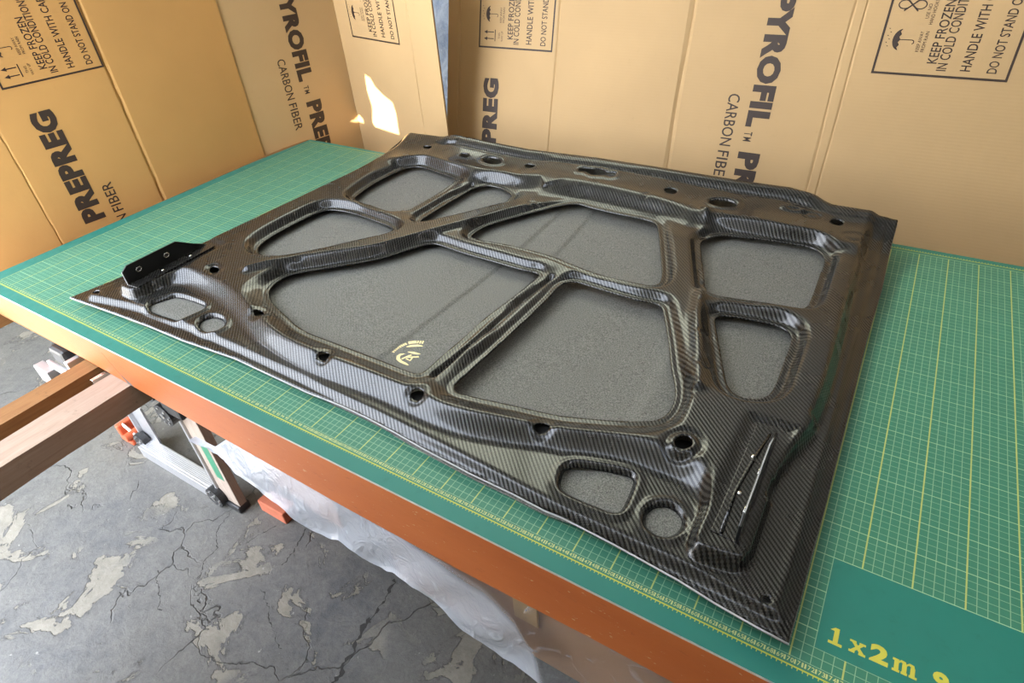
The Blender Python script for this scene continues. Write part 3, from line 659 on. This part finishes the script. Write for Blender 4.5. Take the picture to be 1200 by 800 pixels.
mat = thing('cutting_mat', 'large green cutting mat with yellow centimetre grid covering the table', 'cutting mat', (100, 47.5, -.4))
Bm = Vector((100, 47.5, -.4))
mb = MB().prism([(-4.3, -2.6), (206, -2.6), (206, 97.6), (-1.3, 97.6), (-3.3, 75)], -0.42, 0.0)
o = mb.build('mat_sheet', M_MAT, None); o.parent = mat; o.location = -Bm * CM
o.data.materials.append(M_MATEDGE)
for p_ in o.data.polygons:
    if abs(p_.normal.z) < .5: p_.material_index = 1
# printed numbers along the ruler: glyphs made once and stamped
gl = {c: text_mesh(c, .30 if c != '1' else .17, .52, .012) for c in '0123456789'}
vs = []; fs = []
for nmb in range(1, 200):
    st = str(nmb); adv = .36; w_ = adv * len(st); x_ = nmb - w_ / 2
    for ch in st:
        co, ff = gl[ch]; k = len(vs); ox = x_ + (adv - (.30 if ch != '1' else .17)) / 2
        vs += [((ox + a - Bm.x) * CM, (.28 + b - Bm.y) * CM, (0.015 - Bm.z) * CM) for a, b in co]; fs += [tuple(i + k for i in f) for f in ff]; x_ += adv
me = bpy.data.meshes.new('ruler_numbers'); me.from_pydata(vs, [], fs); me.update()
tag(link('ruler_numbers', me, M_NUM, mat), kind='stuff')
# big size legend, slab-serif letters drawn as outlines
def slab(ch):
    R = lambda x0, x1, y0, y1: [(x0, y0), (x1, y0), (x1, y1), (x0, y1)]
    if ch == '1': return [R(.0, 1.0, 0, .16), R(.33, .68, .16, 1.0), [(.02, .80), (.33, .80), (.33, .98)], R(.1, .33, .80, .84)], 1.0
    if ch == 'x': return [[(.10, .10), (.42, .10), (1.10, .62), (.78, .62)], [(.82, .10), (1.18, .10), (.46, .62), (.10, .62)], R(0, .46, 0, .13), R(.74, 1.26, 0, .13), R(0, .5, .58, .70), R(.72, 1.2, .58, .70)], 1.26
    if ch == 'm': return [R(0, .5, 0, .13), R(.12, .42, .1, .70), R(0, .3, .58, .70), R(.58, 1.0, 0, .13), R(.64, .94, .1, .56), R(1.1, 1.62, 0, .13), R(1.18, 1.48, .1, .54), [(.40, .50), (.55, .60), (.55, .73), (.40, .62)], [(.55, .60), (.94, .50), (.86, .70), (.55, .73)], [(.92, .50), (1.08, .60), (1.10, .73), (.92, .62)], [(1.08, .60), (1.48, .48), (1.40, .70), (1.10, .73)]], 1.62
def stamp(vs, fs, polys, ox, oy, k, kx=1.0):
    for p_ in polys:
        q = len(vs); vs += [((ox + a * k * kx - Bm.x) * CM, (oy + b * k - Bm.y) * CM, (0.012 + .0012 * len(fs) - Bm.z) * CM) for a, b in p_]; fs.append(tuple(range(q, q + len(p_))))
vs = []; fs = []
stamp(vs, fs, slab('1')[0], 173.1, 4.25, 2.0, .66); stamp(vs, fs, slab('x')[0], 175.05, 4.35, 2.0, .62); stamp(vs, fs, slab('m')[0], 179.0, 4.4, 2.05, .66)
for txt, x0, w_ in (('2', 176.95, 1.7), ('9', 182.5, 1.4)):
    co, ff = text_mesh(txt, w_, 2.05, .05); k = len(vs)
    vs += [((x0 + a - Bm.x) * CM, (4.4 + b - Bm.y) * CM, (0.012 - Bm.z) * CM) for a, b in co]; fs += [tuple(i + k for i in f) for f in ff]
me = bpy.data.meshes.new('size_legend'); me.from_pydata(vs, [], fs); me.update(); link('size_legend', me, M_YEL, mat)

def beam(lbl, x0, x1, y0, y1, z0, z1, mt):
    mb = MB(); n = 24; vs = []
    for i in range(n + 1):
        y = y0 + (y1 - y0) * i / n; j = lambda a: rnd.uniform(-a, a)
        vs += [(x0 + j(.12), y, z0 + j(.15)), (x1 + j(.12), y, z0 + j(.15)), (x1 + j(.18), y, z1), (x0 + j(.12), y, z1)]
    fs = [(4 * i + k, 4 * i + (k + 1) % 4, 4 * i + 4 + (k + 1) % 4, 4 * i + 4 + k) for i in range(n) for k in range(4)] + [(3, 2, 1, 0), tuple(4 * n + k for k in range(4))]
    fs = [f[::-1] for f in fs]
    o = mb.add(vs, fs).build('wooden_beam', mt, origin=((x0 + x1) / 2, (y0 + y1) / 2, z0), bevel=0)
    return tag(o, lbl, 'beam', 'beams carrying the table')
beam('dusty pale beam sticking out from under the orange table edge, nearer the camera', 43.2, 50.4, -58, 80, -14.2, -8.72, M_WOOD)
beam('brown beam sticking out from under the table, left of the dusty one', 33.2, 38.2, -58, 80, -14.5, -8.9, M_WOOD2)

# ------------------------------------------------------------------ what stands and hangs under the table
ld = thing('folding_ladder', 'folded aluminium ladder with black hinges standing on the floor under the table', 'ladder', (10, 12, -75))
Bl = Vector((10, 12, -75))
L = lambda mb, nm, mt, **k: MB2(mb, Bl).build(nm, mt, ld, **k)
mb = MB().box(26.6, 33.8, 11.0, 13.4, -75, -16); L(mb, 'front_rail', M_WOODLEG, bevel=.2)
tag(L(MB().box(25.6, 26.6, 10.4, 13.4, -75, -16), 'rail_flange', M_ALU, bevel=.15), 'pale edge of the rail')
tag(L(MB().box(29.4, 32.6, 10.96, 11.02, -62, -48), 'green_label', simple('green_print', (.03, .16, .09), .5, var=.5, scale=140)), 'green worn label')
L(MB().box(-13.5, 24.6, 9.9, 10.6, -75, -70.5).box(-13.5, 24.6, 10.6, 14.5, -71.3, -70.5), 'floor_bar', M_ALU, bevel=.12)
mb = MB()
for i in range(7): mb.box(-13, 24, 10.9 + i * .5, 11.1 + i * .5, -70.5, -70.36)
L(mb, 'tread_ribs', M_ALU)
L(MB().box(-16.8, -15.8, 13.0, 16.4, -75, -56.5).box(-15.8, -8.2, 14.2, 14.9, -75, -55.5), 'rear_rail', M_ALU, bevel=.1)
def hinge(c, ax, lbl):
    c = Vector(c)
    h = L(MB().cyl(c, ax, 3.4, 2.2, 24), 'hinge', M_BLACKP, smooth=False)
    mb = MB()
    for i in range(7):
        a = i * 2 * math.pi / 7; mb.cyl(c + Vector((math.cos(a) * 2.5, -1.15, math.sin(a) * 2.5)), (0, 1, 0), .38, .5, 10)
    mb.cyl(c + Vector((0, -1.2, 0)), (0, 1, 0), .8, .5, 14)
    q = MB2(mb, Bl).build('rivets', M_STEEL, h); return h
hinge((25.4, 10.0, -71.4), (0, 1, 0), '')
hinge((-15.2, 12.6, -71.4), (0, 1, 0), '')
hinge((22.8, 8.8, -30.0), (0, 1, 0), ''); hinge((24.9, 9.3, -38.0), (0, 1, 0), '')
L(MB().box(25.5, 33, 8.6, 11, -37, -20), 'hinge_cover', M_BLACKP, bevel=.8)
L(MB().box(18.2, 20.6, 6.0, 10.5, -33, -16), 'upper_rail', M_ALU, bevel=.15)
L(MB().box(26.2, 34.0, 10.2, 14, -75, -72.4), 'foot', M_BLACKP, bevel=.4)
L(MB().box(10.4, 34, 20, 22.4, -50, -47.6), 'rung', M_WOODLEG, bevel=.2)

o = thing('ladder_bracket', 'black and silver ladder joint poking out under the table front, left of both beams', 'bracket', (23, -1.5, -12))
Bb = Vector((23, -1.5, -12))
MB2(MB().box(20.0, 26.0, -3.8, 2.0, -13.4, -9.0), Bb).build('joint_block', M_BLACKP, o, bevel=.8)
MB2(MB().box(18, 30, -4.8, -3.9, -15.2, -12.9).box(28.6, 30.0, -4.8, 1.0, -15.2, -9.4).box(14, 20, -6.5, -4.2, -19, -14.5), Bb).build('bracket_arm', M_ALU, o, bevel=.25)
o = thing('chrome_hinge', 'small chrome hinge between the two beams beneath the table front', 'hinge', (41, -3.4, -11))
Bb = Vector((41, -3.4, -11))
MB2(MB().box(40.2, 41.2, -5.4, -1.0, -12.6, -9.2), Bb).build('plate', M_STEEL, o, bevel=.1)
mb = MB()
for i in range(3): mb.cyl((41.3, -4.6 + i * 1.4, -10.6), (1, 0, 0), .42, .5, 12)
MB2(mb, Bb).build('rivets', M_BLACKP, o)

o = thing('clamp', 'orange plastic clamp lying on the floor at the left end of the ladder bar', 'clamp', (-24, 13, -75))
Bb = Vector((-24, 13, -75))
MB2(MB().box(-27.5, -20.5, 11, 16, -75, -73).box(-27.5, -25.5, 11, 16, -73, -68.5), Bb).build('jaw', M_REDCLAMP, o, bevel=.5)
MB2(MB().cyl((-22.0, 13, -71.6), (0, 1, 0), 1.4, 5.4, 14), Bb).build('handle', M_REDCLAMP, o, bevel=.2)
MB2(MB().tube([(-26, 13, -69), (-23.5, 13, -70.2), (-20.5, 13, -71.4)], .5), Bb).build('screw', M_STEEL, o)

bx = MB().box(36, 64, 21, 60, -75, -30)
o = bx.build('storage_box', simple('brown_box_card', (.30, .17, .12), .85, var=.15, scale=8), origin=(50, 40, -75), bevel=.3); tag(o, 'dark brown box on the floor in the shade beneath the table beside the ladder', 'box')
o = MB().box(38, 48.5, 14.2, 19, -75, -70.5).build('brick', M_BRICK, origin=(43, 16, -75), bevel=.35); tag(o, 'red brick on the floor below the left end of the plastic sheet', 'brick')

cb = thing('cardboard_carton', 'flat brown carton under the table behind the clear plastic', 'carton', (145, 30, -30))
Bb = Vector((145, 30, -30))
MB2(MB().box(112, 204, -.6, 60, -30, -11.6), Bb).build('carton_body', simple('dusty_brown_card', (.34, .20, .115), .8, var=.25, scale=10), cb, bevel=.4)
MB2(MB().box(136.5, 140.5, -1.0, -.6, -19.5, -11.6), Bb).build('carton_flap', M_CARD_A, cb, bevel=.15)

# clear sheet hanging along the front
xb = [60, 66, 72, 76, 82, 88, 91, 97, 104, 111, 116, 121, 125, 129, 136, 143, 152, 160, 175, 200]
zb = [-12, -15, -16.8, -15.2, -17.5, -18.2, -18.4, -21.6, -21.4, -23.2, -22.4, -21.0, -23.0, -26.0, -26.4, -27.4, -29.0, -29.0, -31, -31]
mb = MB(); nx, nz = 240, 34; vs = []
for i in range(nx + 1):
    x = 66 + (204 - 66) * i / nx
    zt = -9.6 + np.interp(x, [66, 72, 80, 90, 105, 130, 204], [-6.2, -6.0, .6, .3, -1.2, -1.4, -.9]); z1 = float(np.interp(x, xb, zb)) + .45 * math.sin(x * .55) + .12 * math.sin(x * 1.7 + 1)
    for j in range(nz + 1):
        t_ = j / nz; z = zt + (z1 - zt) * t_
        amp = t_ ** .8
        y = -2.15 - 1.5 * amp + amp * (.62 * math.sin(x * .16 + z * .22 + 1.1 * math.sin(z * .2)) + .26 * math.sin(x * .42 - z * .5 + math.sin(x * .11)) + .05 * math.sin(x * 1.1 + z * .9 + math.sin(x * .4)) + .02 * math.sin(x * 2.3 - z * 1.7)) - .5 * (t_ > .93) * (t_ - .93) * 8
        vs.append((x + .6 * math.sin(z * .4) * amp, y, z))
mb.add(vs, [(i * (nz + 1) + j, (i + 1) * (nz + 1) + j, (i + 1) * (nz + 1) + j + 1, i * (nz + 1) + j + 1) for i in range(nx) for j in range(nz)])
o = mb.build('plastic_sheet', M_PLASTIC, smooth=True, origin=(130, -3, -20)); tag(o, 'crumpled clear plastic sheet hanging down along the orange table front', 'plastic sheet')

# ------------------------------------------------------------------ the hood, underside up
D = HOOD_DATA
def arr(k): return np.array(D[k], float)
def smooth_closed(P, n=5):
    m_ = len(P); out = []
    for i in range(m_):
        p0, p1, p2, p3 = P[i - 1], P[i], P[(i + 1) % m_], P[(i + 2) % m_]
        for k in range(n):
            t = k / n
            out.append(.5 * ((2 * p1) + (-p0 + p2) * t + (2 * p0 - 5 * p1 + 4 * p2 - p3) * t * t + (-p0 + 3 * p1 - 3 * p2 + p3) * t ** 3))
    return np.array(out)
def sdf(P, X, Y, far=9.0):
    """signed distance to closed polygon, negative inside; only worked out near it"""
    out = np.full(X.shape, far)
    lo = P.min(0) - far; hi = P.max(0) + far
    msk = (X > lo[0]) & (X < hi[0]) & (Y > lo[1]) & (Y < hi[1])
    x = X[msk]; y = Y[msk]; d = np.full(x.shape, 1e9); ins = np.zeros(x.shape, bool)
    for i in range(len(P)):
        ax, ay = P[i - 1]; bx_, by_ = P[i]
        ex, ey = bx_ - ax, by_ - ay; L2 = ex * ex + ey * ey + 1e-12
        t = np.clip(((x - ax) * ex + (y - ay) * ey) / L2, 0, 1)
        d = np.minimum(d, (x - ax - t * ex) ** 2 + (y - ay - t * ey) ** 2)
        if abs(ey) > 1e-12:
            c = ((ay > y) != (by_ > y)) & (x < ex * (y - ay) / ey + ax); ins ^= c
    d = np.sqrt(d); out[msk] = np.where(ins, -d, d)
    return out
def dline(P, X, Y):
    d = np.full(X.shape, 1e9)
    for i in range(len(P) - 1):
        ax, ay = P[i]; ex, ey = P[i + 1][0] - ax, P[i + 1][1] - ay
        t = np.clip(((X - ax) * ex + (Y - ay) * ey) / (ex * ex + ey * ey), 0, 1)
        d = np.minimum(d, np.hypot(X - ax - t * ex, Y - ay - t * ey))
    return d
def ss(t): t = np.clip(t, 0, 1); return t * t * (3 - 2 * t)
def ss5(t): t = np.clip(t, 0, 1); return t * t * t * (t * (6 * t - 15) + 10)
def crown(X, Y):
    u = (X - 99) / 70; w = (Y - 50) / 50
    return .3 + u * u + np.where(w > 0, 3.0, .5) * w * w + 1.7 * ss((Y - 88) / 10)

outline = np.vstack([arr('outline'), arr('far'), arr('left')])
def dens(P, n=3):
    return np.vstack([np.linspace(P[i - 1], P[i], n, endpoint=False) for i in range(len(P))])
G = 0.30
xs = np.arange(25, 173, G); ys = np.arange(-1.5, 106, G)
X, Y = np.meshgrid(xs, ys, indexing='ij')
d_out = sdf(outline, X, Y)
d_bead = sdf(smooth_closed(arr('bead_loop'), 3), X, Y)
d_foot = sdf(smooth_closed(arr('foot_loop'), 4), X, Y)
ops = {k: sdf(smooth_closed(arr('op_' + k), 5), X, Y) for k in ('A', 'B', 'Cc', 'Dd', 'E', 'F', 'G', 'Hh')}
d_op = np.minimum.reduce(list(ops.values()))
pk = [sdf(smooth_closed(arr(k), 4), X, Y) for k in ('pocket_left', 'pocket_right', 'circle_left', 'circle_right')]
d_pk = np.minimum.reduce(pk)
holes = [sdf(smooth_closed(arr('hole_%d' % i), 3), X, Y) for i in range(6)]
fholes = [sdf(smooth_closed(arr('far_hole_%d' % i), 3), X, Y) for i in range(7)]
d_latch = sdf(dens(arr('latch'), 2), X, Y)
corners = [sdf(smooth_closed(arr('corner_%d' % i), 3), X, Y) for i in (0, 1)]
d_hole = np.minimum.reduce(holes + fholes + corners + [d_latch])
d_disc = sdf(smooth_closed(arr('disc'), 2), X, Y)

base = crown(X, Y)
rec = .35 + 1.0 * ss((-d_bead + .75) / 1.5)
rec = rec + (2.7 - rec) * ss((Y - 84) / 14)                    # hem, then a rounded step up to the recess
T = np.full(X.shape, TOP)
# near lip of the far band: where the long slope ends
bl = arr('bandline'); yb = np.interp(X, bl[:, 0], bl[:, 1])
farw = ss((Y - 74) / 10) * ss((X - 45) / 8) * ss((168 - X) / 6)
far_t = np.where(Y < yb, TOP + .7 * ss((Y - (yb - 7)) / 6), 4.6 - 1.4 * np.clip((Y - yb) / 9, 0, 1))
T = (T - .9 * ss((Y - 89) / 9)) * (1 - farw) + far_t * farw
# outside slope of the ridge, wider along the near side
wo = 2.2 + 2.6 * ss((30 - Y) / 14)
wo = np.maximum(wo - 3.6 * ss((X - 155.5) / 3) * ss((34 - Y) / 6), 1.3)
s_o = ss((-d_foot) / wo)
# inside slope down to the flange round each opening
for k, a, w_ in (('ribgroove_EF', .9, 3.0), ('ribgroove_AC', .7, 2.5)):
    T = T - a * np.exp(-(dline(arr(k), X, Y) / w_) ** 2)
mid = ss((Y - 28) / 6) * ss((84 - Y) / 6) * ss((X - 54) / 6) * ss((156 - X) / 6)
T = T - .55 * mid
near = ss((28 - Y) / 10)                                        # by the near ridge the top rolls smoothly down to the opening
s_in = ss((d_op - .9 + .7 * near) / (1.7 + 3.2 * near))
# the long far slope: height runs from the flange up to the band line
dn = np.maximum(d_op - .9, 0); dn2 = np.maximum(yb - Y, 0)
s_far = ss5(dn / (dn + dn2 + 1e-6))
use_far = farw * (Y < yb) + (Y >= yb) * farw
s_far = np.where(Y >= yb, 1.0, s_far)
s_in = s_in * (1 - use_far) + np.minimum(s_in, s_far) * use_far
H = np.where(True, rec + (T - rec) * s_o, 0)
low = 2.1
flange = low + .14 * np.exp(-((d_op - .25) / .25) ** 2) - .12 * np.exp(-((d_op - 1.1) / .35) ** 2)
H = np.minimum(H, flange + (T - low) * s_in + np.where(d_op > 8, 9, 0))
# band on the far side a little proud
# struts: crisp crest along the two diagonals
for k in ('strutL', 'strutR'):
    H += 1.05 * np.exp(-(dline(arr(k), X, Y) / 1.0) ** 2) * s_in
for k, a, w_ in (('ribgroove_EF', 1.15, .55), ('ribgroove_AC', .9, .5)):
    H -= a * np.exp(-(dline(arr(k), X, Y) / w_) ** 4)
# pockets: a pressed collar round each
H += .28 * np.exp(-((d_pk - .75) / .5) ** 2) - .55 * ss((.55 - d_pk) / .5)
# collars round the ridge holes
for i, h_ in enumerate(holes):
    H -= .30 * ss((.9 - h_) / .35) if i < 5 else .0
h5 = holes[5]
H += -.45 * np.exp(-((h5 - 1.1) / .35) ** 2) + .1 * ss((.8 - h5) / .4)
for i in (2, 5):
    H += .45 * np.exp(-((fholes[i] - .7) / .4) ** 2)
H += .22 * np.exp(-((d_latch - .8) / .45) ** 2)
# two fine beads along the right hem
rt = ss((X - 150) / 10) * ss((99 - Y) / 5)
for q_ in (1.0, 2.0): H += .22 * np.exp(-((-d_out - q_) / .22) ** 2) * rt
H -= .28 * np.exp(-((d_disc) / .28) ** 2)
# seats pressed flat for the two hinge brackets
for x0, x1, y0, y1 in ((38.6, 43.4, 7.5, 29.5), (158.6, 163.6, 6.4, 28.4)):
    q = np.maximum(np.maximum(x0 - X, X - x1), np.maximum(y0 - Y, Y - y1))
    k = ss((1.4 - q) / 1.6) * (s_o > .02)
    H = H * (1 - k) + 3.35 * k
# three pressed details on the far band
for cx, cy, rx, ry, a in ((150.5, 91.2, 2.2, .8, .5), (154.3, 90.3, 1.6, .9, -.35), (59, 96.6, 1.2, .8, .5), (96.2, 76.8, 1.2, 1.0, -.3), (120, 86.5, .5, .9, -.35)):
    r_ = np.hypot((X - cx) / rx, (Y - cy) / ry); H += a * np.exp(-((r_ - .9) / .28) ** 2)
# notches pressed into the right diagonal
for t in np.linspace(.12, .9, 6):
    S_ = arr('strutR'); q = S_[0] + (S_[-1] - S_[0]) * t; r_ = np.hypot((X - q[0] - .6) / .9, (Y - q[1]) / .7); H -= .35 * np.exp(-r_ ** 2)
# rolled lip standing along the far edge
lipx = ss((X - 54) / 4) * ss((157 - X) / 5)
dfar = -d_out
lipz = ss((2.6 - dfar) / 1.6) * lipx * ss((Y - 85) / 4)
H = H * (1 - lipz) + 3.6 * lipz
H -= .6 * np.exp(-((dfar - 3.1) / .5) ** 2) * lipx * ss((Y - 85) / 4)
# soften the creases a touch
def blur(A, n):
    for _ in range(n):
        A = A.copy(); A[1:-1] = .25 * A[:-2] + .5 * A[1:-1] + .25 * A[2:]; A[:, 1:-1] = .25 * A[:, :-2] + .5 * A[:, 1:-1] + .25 * A[:, 2:]
    return A
H = blur(H, 1)
Z = base + H

def sheet(name, X, Y, Z, phi, mat, parent, org, rim=0.0):
    """grid sheet kept where phi < 0, its border vertices pulled onto phi = 0"""
    gx, gy = np.gradient(phi, X[1, 0] - X[0, 0], Y[0, 1] - Y[0, 0])
    zx, zy = np.gradient(Z, X[1, 0] - X[0, 0], Y[0, 1] - Y[0, 0])
    c = .25 * (phi[:-1, :-1] + phi[1:, :-1] + phi[:-1, 1:] + phi[1:, 1:])
    keep = c < 0
    cnt = np.zeros(phi.shape, int)
    for a in (0, 1):
        for b_ in (0, 1): cnt[a:a + keep.shape[0], b_:b_ + keep.shape[1]] += keep
    bd = (cnt > 0) & (cnt < 4)
    g2 = np.maximum(gx * gx + gy * gy, .25)
    dx = np.where(bd, -phi * gx / g2, 0); dy = np.where(bd, -phi * gy / g2, 0)
    lim = .75 * (X[1, 0] - X[0, 0]); dx = np.clip(dx, -lim, lim); dy = np.clip(dy, -lim, lim)
    XX = X + dx; YY = Y + dy; ZZ = Z + np.clip(zx * dx + zy * dy, -.2, .2)
    idx = np.full(phi.shape, -1); used = cnt > 0; idx[used] = np.arange(used.sum())
    V = np.stack([XX[used], YY[used], ZZ[used]], 1)
    I, J = np.nonzero(keep)
    F = np.stack([idx[I, J], idx[I + 1, J], idx[I + 1, J + 1], idx[I, J + 1]], 1)
    V = (V - np.array(org)) * CM
    if rim:
        E_ = np.vstack([F[:, [0, 1]], F[:, [1, 2]], F[:, [2, 3]], F[:, [3, 0]]])
        key = np.sort(E_, 1); kk = key[:, 0].astype(np.int64) * 10 ** 7 + key[:, 1]
        u, inv, ct = np.unique(kk, return_inverse=True, return_counts=True)
        be = E_[ct[inv] == 1]
        bv = np.unique(be); mp = np.full(len(V), -1); mp[bv] = len(V) + np.arange(len(bv))
        low_ = V[bv].copy(); low_[:, 2] -= rim * CM
        V = np.vstack([V, low_])
        F = np.vstack([F, np.stack([be[:, 1], be[:, 0], mp[be[:, 0]], mp[be[:, 1]]], 1)])
    me = bpy.data.meshes.new(name)
    me.vertices.add(len(V)); me.vertices.foreach_set('co', V.astype(np.float32).ravel())
    me.loops.add(F.size); me.loops.foreach_set('vertex_index', F.astype(np.int32).ravel())
    me.polygons.add(len(F)); me.polygons.foreach_set('loop_start', np.arange(0, F.size, 4, dtype=np.int32))
    me.polygons.foreach_set('loop_total', np.full(len(F), 4, np.int32))
    me.update(calc_edges=True); me.validate()
    me.polygons.foreach_set('use_smooth', np.ones(len(F), bool))
    return link(name, me, mat, parent)

HB = (100, 50, 0)
hood = thing('car_hood', 'black carbon fibre car hood lying underside up on the green cutting mat', 'car hood', HB)
phi = np.maximum(d_out + .12, -np.minimum(np.minimum(d_op, d_pk), d_hole))
sheet('inner_frame', X, Y, Z, phi, M_CARBON, hood, HB, rim=.22)
# outer skin: what shows through the openings, with the creases of the raised centre
G2 = .4
xs2 = np.arange(25, 173, G2); ys2 = np.arange(-1.5, 106, G2); X2, Y2 = np.meshgrid(xs2, ys2, indexing='ij')
xa = np.interp(Y2, [17.8, 54, 81], [99.2, 101.3, 101.9]); xb_ = np.interp(Y2, [23.8, 45, 62, 83], [143, 141.6, 141, 139.8]); xm = np.interp(Y2, [17, 60, 85], [112.5, 109.6, 109.0])
dip = 1.0 * ss((X2 - xa + .45) / .9) * ss((xb_ + 1.2 - X2) / 2.4)
dip2 = .5 * ss((X2 - xm + .45) / .9) * ss((xb_ - X2) / 8)
Z2 = crown(X2, Y2) + .62 - .36 * dip - .6 * dip2
edge2 = sdf(outline, X2, Y2)
Z2 = Z2 - .5 * ss((5 + edge2) / 3) + 1.5 * ss((Y2 - 84) / 14) * ss((3 + edge2) / 3)
sheet('outer_skin', X2, Y2, Z2, edge2, M_SKIN, hood, HB, rim=.18)
# pale cut edge of the laminate along the rim nearest the camera
pts = np.vstack([arr('left')[-1:], arr('outline')[:19]]); zz = crown(pts[:, 0], pts[:, 1]) + .32
MB2(MB().tube([(a, b_ - .05, c) for (a, b_), c in zip(pts, zz)], .11, 6), Vector(HB)).build('cut_edge', M_EDGE, hood, smooth=True)

# hinge brackets: a flat foot and an upright plate with a sloping end
def bracket(sx, x, y0, y1, zb_, plate_h, lbl):
    b_ = tag(MB2(MB().prism([(x + sx * .1, y0), (x + sx * 2.9, y0 + .3), (x + sx * 2.6, y1), (x + sx * .1, y1)] if sx > 0 else [(x + sx * 2.9, y0 + .3), (x + sx * .1, y0), (x + sx * .1, y1), (x + sx * 2.6, y1)], zb_, zb_ + .22), Vector(HB)).build('hinge_bracket', M_CARBON, hood, bevel=.06))
    prof = [(y0 + .1, zb_), (y1, zb_), (y1 - 3.2, zb_ + plate_h * .45), (y1 - 6.6, zb_ + plate_h), (y0 + 1.4, zb_ + plate_h), (y0 + .1, zb_ + plate_h - .9)]
    mb = MB(); n = len(prof); t = .16
    mb.add([(x - t, a, c) for a, c in prof] + [(x + t, a, c) for a, c in prof], [tuple(range(n - 1, -1, -1)), tuple(range(n, 2 * n))] + [(i, (i + 1) % n, n + (i + 1) % n, n + i) for i in range(n)])
    pl = MB2(mb, Vector(HB)).build('upright_plate', M_BLACKPAINT, b_, bevel=.05)
    ed = [(x, y0 + .1, zb_), (x, y0 + .1, zb_ + plate_h - .9)] if sx > 0 else [(x, y0 + 1.4, zb_ + plate_h + .02), (x, y1 - 6.6, zb_ + plate_h + .02), (x, y1 - 3.2, zb_ + plate_h * .45 + .04)]
    tag(MB2(MB().tube(ed, .12 if sx > 0 else .07, 6), Vector(HB)).build('plate_edge', M_EDGE, b_), 'pale bare edge')
    for yy in (y0 + 3.3, y0 + 9.6):
        mb = MB(); mb.tube([(x + sx * .2, yy + .55 * math.cos(a), zb_ + plate_h * .55 + .45 * math.sin(a)) for a in [i * math.pi / 8 for i in range(17)]], .10, 6, cap=False)
        MB2(mb, Vector(HB)).build('bolt_eye', M_STEEL, b_, smooth=True)
        # dark bore of the eye, set into the plate
        MB2(MB().cyl((x + sx * .12, yy, zb_ + plate_h * .55), (1, 0, 0), .42, .14, 14), Vector(HB)).build('bolt_bore', M_BLACKP, b_)
    for yy in (y0 + 7.0, y0 + 13.6):
        mb = MB().tube([(x + sx * 1.5, yy, zb_ + .2), (x + sx * 1.5, yy, zb_ + .32), (x + sx * 1.5, yy, zb_ + .42)], [.34, .32, .14], 12)
        MB2(mb, Vector(HB)).build('screw', M_STEEL, b_, smooth=True)
    return b_
zb1 = float(crown(np.array(40.5), np.array(18.))) + 3.36; zb2 = float(crown(np.array(161.), np.array(18.))) + 3.36
bracket(1, 40.2, 9.4, 28.6, zb1, 3.9, '')
bracket(-1, 161.9, 7.9, 27.4, zb2, 3.9, '')
# second pressed rail on the right bracket seat
MB2(MB().tube([(160.1, 8.4, zb2 + .35), (159.9, 15, zb2 + .35), (160.5, 21, zb2 + .35), (161.3, 26.4, zb2 + .3)], [.2, .24, .24, .15], 8), Vector(HB)).build('bracket_rail', M_CARBON, hood, smooth=True)

# gold transfer on the skin: two arcs of lettering round a crescent and crossed strokes
def zskin(x, y): return float(crown(np.array(x), np.array(y))) + .62 - .36 + .03
def ribbon(mb, pts, w):
    n = len(pts); vs = []
    for i in range(n):
        a = Vector(pts[max(i - 1, 0)]); b_ = Vector(pts[min(i + 1, n - 1)]); d = (b_ - a).normalized(); nn = Vector((-d.y, d.x)); c = Vector(pts[i])
        ww = w[i] if isinstance(w, (list, tuple)) else w
        for q in (c + nn * ww / 2, c - nn * ww / 2): vs.append((q.x, q.y, zskin(q.x, q.y)))
    mb.add(vs, [(2 * i, 2 * i + 1, 2 * i + 3, 2 * i + 2) for i in range(n - 1)])
mb = MB()
ribbon(mb, [(102.11, 21.3), (101.6, 20.8), (101.55, 20.25), (102.0, 19.65), (102.9, 19.3), (104.1, 19.2), (104.75, 19.1)], [.2, .55, .65, .65, .55, .45, .15])
ribbon(mb, [(102.6, 19.9), (103.0, 20.9), (103.4, 21.6)], .34)
ribbon(mb, [(102.8, 20.5), (103.6, 21.0), (104.9, 21.75)], .34)
ribbon(mb, [(103.2, 20.35), (104.2, 20.2), (103.95, 21.35)], .3)
ribbon(mb, [(102.3, 22.0), (103.2, 22.2), (104.0, 22.3), (104.7, 22.5)], [.2, .55, .5, .1])
arc = [Vector(q) for q in ((99.92, 20.8), (99.88, 21.98), (100.18, 23.07), (100.61, 23.98), (101.1, 24.5), (101.8, 24.95), (102.9, 25.4))]
for i in range(17):
    if i == 8: continue
    t = i / 16 * (len(arc) - 1) * .999; k = int(t); q = arc[k].lerp(arc[k + 1], t - k); dv = (arc[k + 1] - arc[k]).normalized() * .14
    ribbon(mb, [tuple(q - dv), tuple(q + dv)], .62 if i < 8 else .8)
ribbon(mb, [(101.1, 23.0), (101.7, 23.6), (102.6, 24.2), (103.6, 24.5)], [.2, .6, .6, .2])
MB2(mb, Vector(HB)).build('gold_emblem', M_GOLD, hood)
# added black pads that stand in for the cavity shade behind each hole
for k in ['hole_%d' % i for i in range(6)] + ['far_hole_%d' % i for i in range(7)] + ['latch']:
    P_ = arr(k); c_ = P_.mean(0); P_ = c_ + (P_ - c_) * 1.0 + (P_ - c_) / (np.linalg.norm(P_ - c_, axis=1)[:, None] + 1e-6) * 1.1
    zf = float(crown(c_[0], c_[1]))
    MB2(MB().prism([tuple(q) for q in P_], zf + .5, zf + 1.9), Vector(HB)).build('hole_shade_pad', M_HOLE_SHADE, hood)
